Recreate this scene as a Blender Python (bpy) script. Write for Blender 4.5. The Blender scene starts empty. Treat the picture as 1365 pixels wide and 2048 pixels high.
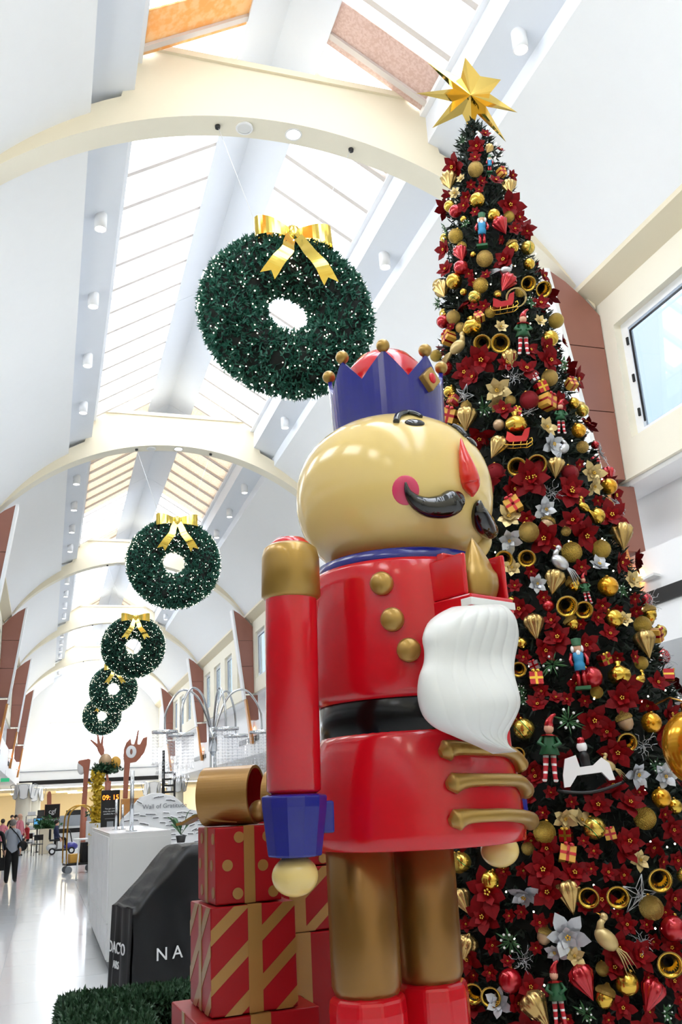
import bpy, bmesh, math, random
from mathutils import Vector, Matrix
SC = bpy.context.scene
COL = SC.collection
R = math.radians
# ------------------------------------------------------------------ camera
F, CX, CY, ROLL, PITCH, YAW, ZC = 1790.0, 682.5, 1024.0, R(3.1), R(17.6), R(18.35), 1.75
_r = Vector((math.cos(YAW), -math.sin(YAW), 0))
_f = Vector((math.sin(YAW)*math.cos(PITCH), math.cos(YAW)*math.cos(PITCH), math.sin(PITCH)))
_u = _r.cross(_f)
CR = _r*math.cos(ROLL) - _u*math.sin(ROLL)
CU = _r*math.sin(ROLL) + _u*math.cos(ROLL)
EYE = Vector((0, 0, ZC))
cam = bpy.data.cameras.new('camera'); cam_o = bpy.data.objects.new('camera', cam); COL.objects.link(cam_o)
M = Matrix.Identity(4)
for i in range(3):
    M[i][0], M[i][1], M[i][2], M[i][3] = CR[i], CU[i], -_f[i], EYE[i]
cam_o.matrix_world = M
cam.sensor_fit = 'VERTICAL'; cam.sensor_height = 36.0; cam.sensor_width = 24.0
cam.lens = F/2048*36.0; cam.clip_end = 400; cam.clip_start = 0.05
SC.camera = cam_o
SC.view_settings.view_transform = 'Standard'; SC.view_settings.look = 'None'
SC.view_settings.gamma = 1.0; SC.view_settings.use_curve_mapping = False
SC.view_settings.exposure = 0.36
SC.cycles.use_denoising = True
SC.cycles.max_bounces = 8; SC.cycles.diffuse_bounces = 5; SC.cycles.glossy_bounces = 3
SC.cycles.transparent_max_bounces = 12; SC.cycles.sample_clamp_indirect = 6.0
SC.cycles.caustics_reflective = False; SC.cycles.caustics_refractive = False
# ------------------------------------------------------------------ world: bright overcast sky with soft clouds
W = bpy.data.worlds.new('sky'); SC.world = W; W.use_nodes = True
nt = W.node_tree; nt.nodes.clear()
tc = nt.nodes.new('ShaderNodeTexCoord'); nz = nt.nodes.new('ShaderNodeTexNoise'); rp = nt.nodes.new('ShaderNodeValToRGB')
bg = nt.nodes.new('ShaderNodeBackground'); wo = nt.nodes.new('ShaderNodeOutputWorld')
nz.inputs['Scale'].default_value = 3.2; nz.inputs['Detail'].default_value = 4
rp.color_ramp.elements[0].position = .38; rp.color_ramp.elements[0].color = (.80, .89, 1, 1)
rp.color_ramp.elements[1].position = .60; rp.color_ramp.elements[1].color = (1, 1, 1, 1)
nt.links.new(tc.outputs['Generated'], nz.inputs['Vector']); nt.links.new(nz.outputs['Fac'], rp.inputs['Fac'])
nt.links.new(rp.outputs['Color'], bg.inputs['Color']); nt.links.new(bg.outputs[0], wo.inputs[0])
SKY = 6.6
bg.inputs['Strength'].default_value = SKY

# ------------------------------------------------------------------ pixel helpers (1365 x 2048 frame)
def ray(x, y): return CR*(x-CX) + CU*(CY-y) + _f*F
def atY(x, y, Y): d = ray(x, y); return EYE + d*(Y/d.y)
def atX(x, y, X): d = ray(x, y); return EYE + d*(X/d.x)
def atZ(x, y, Z): d = ray(x, y); return EYE + d*((Z-ZC)/d.z)
def atH(x, y, H): d = ray(x, y); return EYE + d*(H/math.hypot(d.x, d.y))
def depth(P): return (Vector(P)-EYE).dot(_f)
def pxm(P): return F/depth(P)          # pixels per metre at P
def hit(x, y, axis, rfun, t0=1.5, t1=12.0, n=900):
    """first point on the ray inside a body of revolution; the closest approach if it misses"""
    d = ray(x, y).normalized(); best = None
    for i in range(n):
        P = EYE + d*(t0+(t1-t0)*i/n); g = math.hypot(P.x-axis[0], P.y-axis[1]) - rfun(P.z)
        if g <= 0: return P
        if best is None or g < best[0]: best = (g, P)
    P = best[1]; v = Vector((P.x-axis[0], P.y-axis[1], 0)); v.normalize()
    return P - v*best[0]

# ------------------------------------------------------------------ materials
def lin(c):
    if isinstance(c, str): c = [int(c[i:i+2], 16)/255 for i in (0, 2, 4)]
    return tuple(((v+.055)/1.055)**2.4 if v > .04045 else v/12.92 for v in c[:3]) + (1,)
MATS = {}
def mat(name, col, rough=.5, metal=0, coat=0, var=.06, vscale=6, bump=0, bscale=40, emit=0, ecol=None, trans=0, spec=.5, alpha=1, sheen=0):
    if name in MATS: return MATS[name]
    m = bpy.data.materials.new(name); m.use_nodes = True; n = m.node_tree.nodes; L = m.node_tree.links
    b = n['Principled BSDF']; c = lin(col)
    t = n.new('ShaderNodeTexCoord'); z = n.new('ShaderNodeTexNoise'); z.inputs['Scale'].default_value = vscale; z.inputs['Detail'].default_value = 3
    mx = n.new('ShaderNodeMix'); mx.data_type = 'RGBA'
    mx.inputs['A'].default_value = tuple(v*(1-var) for v in c[:3])+(1,)
    mx.inputs['B'].default_value = tuple(min(1, v*(1+var)) for v in c[:3])+(1,)
    L.new(t.outputs['Object'], z.inputs['Vector']); L.new(z.outputs['Fac'], mx.inputs['Factor']); L.new(mx.outputs['Result'], b.inputs['Base Color'])
    b.inputs['Roughness'].default_value = rough; b.inputs['Metallic'].default_value = metal
    b.inputs['Coat Weight'].default_value = coat; b.inputs['Coat Roughness'].default_value = .06
    b.inputs['Specular IOR Level'].default_value = spec
    if trans: b.inputs['Transmission Weight'].default_value = trans
    if alpha < 1: b.inputs['Alpha'].default_value = alpha
    if sheen: b.inputs['Sheen Weight'].default_value = sheen
    if bump:
        z2 = n.new('ShaderNodeTexNoise'); z2.inputs['Scale'].default_value = bscale; bp = n.new('ShaderNodeBump'); bp.inputs['Strength'].default_value = bump
        bp.inputs['Distance'].default_value = .02
        L.new(t.outputs['Object'], z2.inputs['Vector']); L.new(z2.outputs['Fac'], bp.inputs['Height']); L.new(bp.outputs[0], b.inputs['Normal'])
    if emit:
        b.inputs['Emission Color'].default_value = lin(ecol or col); b.inputs['Emission Strength'].default_value = emit
    MATS[name] = m; return m
def glitter(name, col, metal=.9, rough=.25, scale=60, strength=.9):
    m = mat(name, col, rough, metal); n = m.node_tree.nodes; L = m.node_tree.links
    v = n.new('ShaderNodeTexVoronoi'); v.inputs['Scale'].default_value = scale; bp = n.new('ShaderNodeBump'); bp.inputs['Strength'].default_value = strength; bp.inputs['Distance'].default_value = .03
    t = [x for x in n if x.type == 'TEX_COORD'][0]
    L.new(t.outputs['Object'], v.inputs['Vector']); L.new(v.outputs['Distance'], bp.inputs['Height']); L.new(bp.outputs[0], n['Principled BSDF'].inputs['Normal'])
    return m
def banded(name, stops, scale, axis='Z', rough=.15, metal=.8, coat=.3, diag=0, off=0):
    """printed bands: stops = [(pos, colour)] repeated along an object axis"""
    m = bpy.data.materials.new(name); m.use_nodes = True; n = m.node_tree.nodes; L = m.node_tree.links; b = n['Principled BSDF']
    t = n.new('ShaderNodeTexCoord'); s = n.new('ShaderNodeSeparateXYZ'); L.new(t.outputs['Object'], s.inputs[0])
    src = s.outputs[axis]
    if diag:
        ad = n.new('ShaderNodeMath'); ad.operation = 'MULTIPLY_ADD'; ad.inputs[1].default_value = diag
        L.new(s.outputs['Z'], ad.inputs[0]); L.new(src, ad.inputs[2]); src = ad.outputs[0]
    ml = n.new('ShaderNodeMath'); ml.operation = 'MULTIPLY_ADD'; ml.inputs[1].default_value = scale; ml.inputs[2].default_value = off; L.new(src, ml.inputs[0])
    fr = n.new('ShaderNodeMath'); fr.operation = 'FRACT'; L.new(ml.outputs[0], fr.inputs[0])
    r = n.new('ShaderNodeValToRGB'); r.color_ramp.interpolation = 'CONSTANT'; e = r.color_ramp.elements
    e[0].position = stops[0][0]; e[0].color = lin(stops[0][1]); e[1].position = stops[1][0]; e[1].color = lin(stops[1][1])
    for p, c in stops[2:]: x = e.new(p); x.color = lin(c)
    L.new(fr.outputs[0], r.inputs[0]); L.new(r.outputs[0], b.inputs['Base Color'])
    b.inputs['Roughness'].default_value = rough; b.inputs['Metallic'].default_value = metal; b.inputs['Coat Weight'].default_value = coat
    MATS[name] = m; return m
def clear_glass(name, tint, gloss=.06):
    m = bpy.data.materials.new(name); m.use_nodes = True; n = m.node_tree.nodes; L = m.node_tree.links; n.clear()
    a = n.new('ShaderNodeBsdfTransparent'); a.inputs[0].default_value = tint+(1,); g = n.new('ShaderNodeBsdfGlossy'); g.inputs['Roughness'].default_value = .03
    x = n.new('ShaderNodeMixShader'); x.inputs[0].default_value = gloss; o = n.new('ShaderNodeOutputMaterial')
    L.new(a.outputs[0], x.inputs[1]); L.new(g.outputs[0], x.inputs[2]); L.new(x.outputs[0], o.inputs[0]); MATS[name] = m; return m
def translucent(name, col, col2=None, scale=8, mix=.6):
    m = bpy.data.materials.new(name); m.use_nodes = True; n = m.node_tree.nodes; L = m.node_tree.links; n.clear()
    t = n.new('ShaderNodeTexCoord'); z = n.new('ShaderNodeTexNoise'); z.inputs['Scale'].default_value = scale; z.inputs['Detail'].default_value = 6
    r = n.new('ShaderNodeValToRGB'); r.color_ramp.elements[0].position = .42; r.color_ramp.elements[1].position = .58
    r.color_ramp.elements[0].color = lin(col); r.color_ramp.elements[1].color = lin(col2 or col)
    L.new(t.outputs['Object'], z.inputs['Vector']); L.new(z.outputs['Fac'], r.inputs[0])
    a = n.new('ShaderNodeBsdfDiffuse'); g = n.new('ShaderNodeBsdfTranslucent'); x = n.new('ShaderNodeMixShader'); x.inputs[0].default_value = mix
    o = n.new('ShaderNodeOutputMaterial')
    L.new(r.outputs[0], a.inputs[0]); L.new(r.outputs[0], g.inputs[0]); L.new(a.outputs[0], x.inputs[1]); L.new(g.outputs[0], x.inputs[2]); L.new(x.outputs[0], o.inputs[0])
    MATS[name] = m; return m

mat('plaster', 'f1f2f2', .7, var=.01); mat('soffit', 'e4e8ee', .7, var=.01); mat('cream', 'f1ead6', .65, var=.015); mat('cream_trim', 'e3d8bd', .65, var=.015)
mat('white', 'f2f2f2', .5, var=.01); mat('whitegloss', 'f4f4f4', .25, var=.01, coat=.2); mat('offwhite', 'e6e6e4', .4, var=.02)
mat('tile', 'e6e9ea', .12, var=.02, vscale=.6, spec=.6); mat('grout', 'aab0b3', .8)
mat('copper', '9c6a5c', .42, .25, var=.10, vscale=2.5); mat('wood', 'a8664f', .45, 0, var=.15, vscale=3); mat('orangewood', 'c98a4a', .4, 0, var=.12)
mat('black', '0b0b0c', .4); mat('blackgloss', '090a0b', .12, 0, .6); mat('darkgrey', '2b2c2e', .5); mat('greybar', '8a8f95', .4); mat('rafter', 'd3cac3', .6, var=.03)
mat('red', 'cc0e1e', .15, 0, .2, var=.03, vscale=2); mat('cream_skin', 'e2c67c', .17, 0, .25, var=.04, vscale=2); mat('blue', '1b2180', .18, 0, .15, var=.04)
mat('goldpaint', 'a8853e', .34, .55, .35, var=.10, vscale=3); mat('goldpaintdark', '8c6530', .30, .65, .2, var=.14, vscale=3); mat('pink', 'd23a63', .3, 0, .4); mat('beard', 'e2e4e1', .3, 0, .25, var=.02)
mat('foilgold', 'f0cf62', .08, 1.0, var=.05); mat('stargold', 'efcb6c', .07, 1.0, var=.02)
mat('chrome', 'c9ccd0', .12, 1.0, var=.02); mat('brass', 'c79a45', .2, 1.0)
mat('lamp', 'ffffff', .5, emit=14, ecol='ffffff'); mat('warmlamp', 'ffcf8a', .5, emit=10, ecol='ffb45a'); mat('lightpanel', 'fff6dd', .5, emit=9, ecol='fff2d6')
mat('fairy', 'fff0d0', .5, emit=9, ecol='fff0d8'); mat('fairywarm', 'ffdca0', .5, emit=14, ecol='ffd9a0')
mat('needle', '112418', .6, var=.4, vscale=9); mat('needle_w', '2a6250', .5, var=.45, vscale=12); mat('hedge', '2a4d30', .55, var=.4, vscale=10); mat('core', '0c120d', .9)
mat('leaf', '3c6b3e', .4, var=.3); mat('leafdark', '2c5236', .4, var=.3); mat('yellowflower', 'e3c23a', .5, var=.2)
mat('poin', '70050b', .55, 0, 0, var=.35, vscale=14, spec=.12); mat('poinhi', '86060e', .5, 0, 0, var=.3, vscale=14, spec=.15)
mat('goldpetal', 'c8b078', .35, .45, var=.15); mat('silverpetal', 'b9bcc2', .35, .5, var=.15)
mat('og', 'd9b24a', .16, .95, var=.05); glitter('ogl', 'c9a75a'); glitter('otx', 'd0ad4e', scale=30, strength=1.0); mat('oamb', 'e0a224', .18, .75, .3)
mat('ored', 'b3121f', .14, .5, .6); glitter('orgl', 'ac1524', .5); mat('obeige', 'b89a78', .35, .4); mat('drop', 'c3a467', .25, .8, var=.12, vscale=20); mat('silver', 'c4c6ca', .3, .75, var=.1)
banded('ostripe', [(0, 'd8b850'), (.30, '1f7a3c'), (.40, 'd8b850'), (.52, '8c1a1a'), (.55, 'd8b850')], 2.2, 'X', diag=.5)
mat('hair_grey', '8a8580', .7, var=.2, vscale=40); mat('hair_dark', '2a211c', .7); mat('skin', 'dba98c', .5); mat('cloth_grey', 'a9b0bc', .8); mat('cloth_black', '101013', .8); mat('cloth_red', 'b3262c', .8); mat('cloth_pink', 'd9808c', .8); mat('jeans', '4b6a91', .8); mat('cloth_navy', '2a3150', .8)
mat('redbox', '9c0b16', .36, 0, 0, var=.05, vscale=2, spec=.3); mat('goldrib', 'a27a3e', .35, .4, .2, var=.06)
mat('drape', '0e0f12', .38, 0, 0, var=.1, vscale=3); mat('panelgold', 'd9a441', .5); mat('shopwall', 'e9dcc0', .7, var=.03); mat('shopceil', 'e3d3ae', .7); mat('pinkwall', 'e8d2cc', .6, var=.06); mat('purple', '3a3a98', .3, 0, .4)
clear_glass('skyglass', (.97, .98, 1.0), .05); clear_glass('winglass', (.32, .355, .39), .05); clear_glass('crystal', (.985, .985, .99), .16)
translucent('orangeblind', 'd8ab74', 'd9bc94', 9, .42); translucent('pinkblind', 'd6c2b8', 'c9b1a4', 30, .30); translucent('tanblind', 'e6dccf', 'dccdb9', 20, .5)  # orange of the left blinds is backlight put into their colour
mat('ledorange', 'ff7a1e', .5, emit=5, ecol='ff6a18'); mat('ledblue', '5aa0d0', .4, emit=.6); mat('exitgreen', '2a9a6a', .5, emit=.8); mat('whiteprint', 'ededed', .6); mat('greyprint', '8d8f93', .6)

# ------------------------------------------------------------------ mesh builder
class MB:
    def __init__(s): s.v = []; s.f = []; s.mi = []; s.sm = []
    def add(s, vs, fs, mi=0, smooth=False, M=None):
        k = len(s.v)
        s.v += [tuple(M @ Vector(p)) if M else tuple(p) for p in vs]
        s.f += [tuple(k+i for i in q) for q in fs]; s.mi += [mi]*len(fs); s.sm += [smooth]*len(fs)
        return s
    def box(s, lo, hi, mi=0, M=None):
        x0, y0, z0 = lo; x1, y1, z1 = hi
        return s.add([(x0,y0,z0),(x1,y0,z0),(x1,y1,z0),(x0,y1,z0),(x0,y0,z1),(x1,y0,z1),(x1,y1,z1),(x0,y1,z1)],
              [(0,3,2,1),(4,5,6,7),(0,1,5,4),(1,2,6,5),(2,3,7,6),(3,0,4,7)], mi, False, M)
    def loft(s, rings, mi=0, smooth=True, cap=True, closed=True, M=None):
        n = len(rings[0]); vs = [p for r in rings for p in r]; fs = []
        for i in range(len(rings)-1):
            for j in range(n if closed else n-1):
                a = i*n+j; b = i*n+(j+1) % n; fs.append((a, b, b+n, a+n))
        k0 = len(s.f); s.add(vs, fs, mi, smooth, M)
        if cap and closed:
            k = len(s.v)-len(vs)
            s.f.append(tuple(k+j for j in reversed(range(n)))); s.f.append(tuple(k+(len(rings)-1)*n+j for j in range(n))); s.mi += [mi]*2; s.sm += [False]*2
        return s
    def tube(s, pts, rad, n=8, mi=0, smooth=True, cap=True, flat=1.0, upv=None, M=None):
        pts = [Vector(p) for p in pts]; rings = []
        if not hasattr(rad, '__len__'): rad = [rad]*len(pts)
        prev = None
        for i, p in enumerate(pts):
            t = (pts[min(i+1, len(pts)-1)] - pts[max(i-1, 0)]).normalized()
            if prev is None:
                a = Vector(upv) if upv else (Vector((0,0,1)) if abs(t.z) < .9 else Vector((1,0,0)))
                prev = (a - t*a.dot(t)).normalized()
            else: prev = (prev - t*prev.dot(t)).normalized()
            b = t.cross(prev)
            rings.append([p + (prev*math.cos(q)*flat + b*math.sin(q))*rad[i] for q in [2*math.pi*j/n for j in range(n)]])
        return s.loft(rings, mi, smooth, cap, True, M)
    def cyl(s, p0, p1, r0, r1=None, n=16, mi=0, smooth=True, M=None):
        return s.tube([p0, p1], [r0, r0 if r1 is None else r1], n, mi, smooth, True, 1, None, M)
    def lathe(s, prof, n=32, mi=0, smooth=True, M=None, rib=None, a0=0, a1=2*math.pi, cap=True):
        full = abs(a1-a0-2*math.pi) < 1e-6; m = n if full else n+1; rings = []
        for r, z in prof:
            rings.append([((r*(rib(q, z) if rib else 1))*math.cos(q), (r*(rib(q, z) if rib else 1))*math.sin(q), z) for q in [a0+(a1-a0)*j/n for j in range(m)]])
        return s.loft(rings, mi, smooth, full and cap, full, M)
    def ell(s, c, r, nu=16, nv=10, mi=0, M=None, smooth=True):
        c = Vector(c); r = r if hasattr(r, '__len__') else (r, r, r); rings = []
        for i in range(nv+1):
            th = math.pi*(i/nv); th = min(max(th, 1e-3), math.pi-1e-3)
            rings.append([(c.x+r[0]*math.sin(th)*math.cos(q), c.y+r[1]*math.sin(th)*math.sin(q), c.z-r[2]*math.cos(th)) for q in [2*math.pi*j/nu for j in range(nu)]])
        return s.loft(rings, mi, smooth, True, True, M)
    def prism(s, out, z0, z1, mi=0, M=None):
        n = len(out); vs = [(x, y, z0) for x, y in out]+[(x, y, z1) for x, y in out]
        fs = [tuple(reversed(range(n))), tuple(range(n, 2*n))]+[(i, (i+1) % n, n+(i+1) % n, n+i) for i in range(n)]
        return s.add(vs, fs, mi, False, M)
    def mesh(s, name, mats):
        me = bpy.data.meshes.new(name); me.from_pydata(s.v, [], s.f)
        for m in (mats if isinstance(mats, (list, tuple)) else [mats]): me.materials.append(MATS[m] if isinstance(m, str) else m)
        me.polygons.foreach_set('material_index', s.mi); me.polygons.foreach_set('use_smooth', s.sm); me.update(); return me
    def build(s, name, mats, parent=None, M=None, bevel=0, fix=True, auto=0):
        me = s.mesh(name, mats)
        if fix:
            bm = bmesh.new(); bm.from_mesh(me); bmesh.ops.recalc_face_normals(bm, faces=bm.faces); bm.to_mesh(me); bm.free()
        return place(name, me, parent, M, bevel)
def place(name, me, parent=None, M=None, bevel=0):
    o = bpy.data.objects.new(name, me); COL.objects.link(o)
    if parent: o.parent = parent
    if M is not None: o.matrix_local = M
    if bevel:
        b = o.modifiers.new('bevel', 'BEVEL'); b.width = bevel; b.segments = 2; b.limit_method = 'ANGLE'
    return o
def tag(o, label=None, cat=None, group=None, kind=None):
    for k, v in (('label', label), ('category', cat), ('group', group), ('kind', kind)):
        if v: o[k] = v
    return o
def empty(name, loc=(0,0,0), rz=0, M=None):
    o = bpy.data.objects.new(name, None); COL.objects.link(o); o.empty_display_size = .1
    if M is not None: o.matrix_world = M
    else: o.location = loc; o.rotation_euler = (0, 0, rz)
    return o
def thing(name, label, cat, loc=(0,0,0), rz=0, group=None, M=None): return tag(empty(name, loc, rz, M), label, cat, group)
def struct(o, label=None): tag(o, label, None, None, 'structure'); return o
def copy_tree(o, parent=None):
    c = o.copy(); COL.objects.link(c); c.parent = parent
    for ch in list(o.children): copy_tree(ch, c)
    return c
def frame(P, n, up=(0,0,1), s=1.0):
    """matrix at P whose local -Y points along n (outward) and Z is up-ish"""
    y = -Vector(n).normalized(); z = Vector(up) - y*Vector(up).dot(y); z.normalize(); x = y.cross(z)
    m = Matrix.Identity(4)
    for i in range(3): m[i][0], m[i][1], m[i][2], m[i][3] = x[i]*s, y[i]*s, z[i]*s, P[i]
    return m
def T(x, y=0, z=0): return Matrix.Translation((x, y, z))
def RZ(a): return Matrix.Rotation(a, 4, 'Z')
def RX(a): return Matrix.Rotation(a, 4, 'X')
def RY(a): return Matrix.Rotation(a, 4, 'Y')
def S(x, y=None, z=None): return Matrix.Diagonal((x, x if y is None else y, x if z is None else z, 1))
def text(s, size, m, M, parent=None, name='lettering', depth_=.004, spacing=1.0, align='CENTER'):
    c = bpy.data.curves.new(name, 'FONT'); c.body = s; c.size = size; c.extrude = depth_; c.align_x = align; c.align_y = 'CENTER'; c.space_character = spacing; c.resolution_u = 3
    o = bpy.data.objects.new(name, c); COL.objects.link(o)
    me = bpy.data.meshes.new_from_object(o); bpy.data.objects.remove(o); me.materials.clear(); me.materials.append(MATS[m])
    return place(name, me, parent, M)
rng = random.Random(7)

_ones = ' first second third fourth fifth sixth seventh eighth ninth tenth eleventh twelfth thirteenth fourteenth fifteenth sixteenth seventeenth eighteenth nineteenth'.split(' ')
_tens = ['', '', 'twent', 'thirt', 'fort', 'fift', 'sixt', 'sevent', 'eight', 'ninet']
def ordw(n):
    if n < 20: return _ones[n]
    if n >= 100: return 'hundred-and-' + ordw(n-100) if n > 100 else 'hundredth'
    return _tens[n//10] + ('ieth' if n % 10 == 0 else 'y-' + _ones[n % 10])
# ------------------------------------------------------------------ the mall: dimensions
XC = 2.47                                   # centre of the vault
ARCH = [8.65, 19.3, 29.9, 40.5, 51.1]       # front faces of the arches
YB, YE = -6.0, 58.0                        # ends of the hall; near end drawn in, unseen, to darken the foreground
WR = 6.5; WL = 2*XC-WR
def mir(x, side): return x if side > 0 else 2*XC-x
def zv(o): return 9.93-(4.45-math.sqrt(4.45**2-o*o))         # vault
def za(o): return 9.62-(4.9-math.sqrt(4.9**2-o*o))           # underside of the arches
# floor with large polished tiles
fl = struct(MB().box((-14, YB-3, -.2), (20, 74, -.006)).build('floor', 'grout'), 'polished white tiled floor')
tm = MB().box((-.597, -.597, -.006), (.597, .597, 0)).mesh('tile', 'tile')
for i in range(-3, 2):
    for j in range(5, 52): place('tile', tm, fl, T(i*1.2+.2, j*1.2, 0))
far = MB()
for i in range(-12, 17):
    for j in range(-12, 62):
        if -3 <= i < 2 and 5 <= j < 52: continue
        far.box((i*1.2+.2-.594, j*1.2-.594, -.006), (i*1.2+.2+.594, j*1.2+.594, 0))
tag(far.build('tile', 'tile', fl, fix=False), kind='stuff')
# vaulted ceiling
c = MB()
for sd in (1, -1):
    P = []
    for k in range(15):
        o = 2.33+(3.77-2.33)*k/14; P.append((mir(XC+o, sd), zv(o)))
    c.loft([[(x, YB, z) for x, z in P], [(x, YE, z) for x, z in P]], 0, True, False, False)
    Q = [(XC+3.77, zv(3.77)), (XC+3.77, zv(3.77)-.07), (XC+4.03, 7.60)]
    c.loft([[(mir(x, sd), y, z) for x, z in Q] for y in (YB, YE)], 2, False, False, False)
    Q = [(XC+2.33, zv(2.33)), (XC+2.33, 9.52), (XC+1.85, 9.70), (XC+1.85, 10.16)]
    c.loft([[(mir(x, sd), y, z) for x, z in Q] for y in (YB, YE)], 1, False, False, False)
    Q = [(XC+1.85, 10.16), (XC+1.95, 10.16), (XC+1.95, 10.3), (XC+4.4, 10.2), (XC+4.4, 7.6)]   # roof outside
    c.loft([[(mir(x, sd), y, z) for x, z in Q] for y in (YB, YE)], 0, False, False, False)
ceil = struct(c.build('ceiling', ['plaster', 'soffit', 'cream_trim'], fix=False), 'white barrel vault ceiling with a glazed ridge')
GL = math.hypot(1.85-.47, 11.05-10.18); GA = math.atan2(11.05-10.18, 1.85-.47); PITCHY = .76
pm = MB().box((-GL/2, -PITCHY/2+.03, .02), (GL/2, PITCHY/2-.03, .035)).mesh('pane', 'skyglass')
rm = MB().box((-GL/2, -.042, -.09), (GL/2, .042, .04)).mesh('rafter', 'rafter')
def slope(y, sd): return T(mir(XC+1.16, sd), y, 10.615) @ RY(GA if sd > 0 else -GA)
ny = int((YE-YB)/PITCHY)
for sd in (1, -1):
    for i in range(ny):
        y = YB+.4+i*PITCHY
        place('pane', pm, ceil, slope(y, sd)); place('rafter', rm, ceil, slope(y+PITCHY/2, sd))
ed = MB()
for sd in (1, -1):
    ed.box((mir(XC+1.81, 1)-.04, YB, 10.1), (mir(XC+1.81, 1)+.04, YE, 10.22)) if sd > 0 else ed.box((XC-1.85, YB, 10.1), (XC-1.77, YE, 10.22))
ed.build('glazing_kerb', 'white', ceil)
y = YB
while y < YE-.1:
    L_ = 5.3
    r = MB(); yy = min(y+L_-.012, YE)
    r.loft([[(XC-.52, q, 10.90), (XC, q, 11.21), (XC+.52, q, 10.90), (XC+.52, q, 11.10), (XC, q, 11.41), (XC-.52, q, 11.10)] for q in (y, yy)], 0, False)
    r.build('ridge_panel', 'soffit', ceil); y += L_
for sd, m_, y0, y1 in ((-1, 'orangeblind', 7.95, 8.6), (1, 'pinkblind', 7.95, 8.62), (-1, 'orangeblind', 6.2, 6.7), (1, 'tanblind', 9.1, 9.9), (-1, 'tanblind', 9.1, 10.1)):
    MB().box((-GL/2, -(y1-y0)/2, -.05), (GL/2, (y1-y0)/2, -.03)).build('blind', m_, ceil, slope((y0+y1)/2, sd))
for a, b in ((20.0, 26.5), (30.4, 31.6), (41.2, 44)):
    for sd in (1, -1):
        MB().box((-GL/2, -(b-a)/2, -.05), (GL/2, (b-a)/2, -.03)).build('blind', 'tanblind', ceil, slope((a+b)/2, sd))
# arches
for n, yf in enumerate(ARCH):
    a = MB(); N = 48; lo = []; up = []
    for k in range(N+1):
        o = -4.0+8.0*k/N; lo.append((XC+o, za(o))); up.append((XC+o, 10.36 if abs(o) < 1.9 else max(zv(min(abs(o), 3.77))+.12, za(o)+.22)))
    y1 = yf+.35
    a.loft([[(x, yf, z) for x, z in lo], [(x, y1, z) for x, z in lo]], 1, True, False, False)
    a.loft([[(x, yf, z) for x, z in lo], [(x, yf, z) for x, z in up]], 0, False, False, False)
    a.loft([[(x, y1, z) for x, z in lo], [(x, y1, z) for x, z in up]], 0, False, False, False)
    a.loft([[(x, yf, z) for x, z in up], [(x, y1, z) for x, z in up]], 0, False, False, False)
    ar = struct(a.build('trim_%d' % (n+1), ['cream_trim', 'cream'], fix=False), 'cream arched rib crossing the vault')
    MB().box((XC-1.84, yf-.04, 10.32), (XC+1.84, yf+.39, 10.40)).build('moulding', 'cream_trim', ar)
    for o in (-.62, .0, ):
        d = MB(); z = za(o)
        d.lathe([(.085, -.014), (.105, -.014), (.105, .01), (.085, .01)], 20, 0, False, cap=False)
        dd = d.build('downlight_ring', 'white', ar, T(XC+o+.1, yf+.17, z-.0))
        MB().cyl((0, 0, -.010), (0, 0, .02), .0845, .0845, 20).build('downlight_lens', 'lamp' if o == 0 else 'offwhite', dd)
# walls with windows
ZW0, ZW1 = 5.66, 7.18
def wall(side):
    name = 'wall_right' if side > 0 else 'wall_left'
    w = MB(); m = lambda x: mir(x, side); wins = []
    for yf in [ARCH[0]-10.6]+ARCH+[]:
        for k in range(4):
            b = yf-.26-k*2.5
            if b-1.5 > YB: wins.append((b-1.5, b))
    wins.sort(); y = YB
    def bx(x0, x1, y0, y1, z0, z1, mi=0):
        a, b = sorted((m(x0), m(x1))); w.box((a, y0, z0), (b, y1, z1), mi)
    for a, b in wins:
        bx(WR, WR+.25, y, a, ZW0, ZW1); y = b
    bx(WR, WR+.25, y, YE, ZW0, ZW1); bx(WR, WR+.25, YB, YE, 5.2, ZW0); bx(WR, WR+.25, YB, YE, ZW1, 7.75)
    bx(WR+.06, WR+.5, YB, YE, 5.14, 5.2, 1); bx(WR+.5, WR+.7, YB, YE, 4.2, 5.2, 1)
    bx(WR-.02, WR+.5, YB, 52.5, 4.12, 4.27, 1); bx(WR-.02, WR+.2, YB, 52.5, 3.2, 4.12, 1)
    bx(WR+.2, 13.5, YB, 52.5, 3.2, 3.32, 2); bx(13.3, 13.5, YB, 66, 0, 3.3, 3)
    wo_ = struct(w.build(name, ['cream', 'white', 'white', 'pinkwall']), 'cream upper wall with white fascia below')
    y = 3.0
    while y < 50:
        L_ = 3.2 if y > 15 else 5.2
        MB().box((min(m(WR-.05), m(WR)), y, 3.63), (max(m(WR-.05), m(WR)), y+L_, 3.79)).build('vent_slot', 'black', wo_)
        y += 5.2 if y < 15 else 10.6
    return wins
wins = wall(1); wall(-1)
wn = 0
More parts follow.
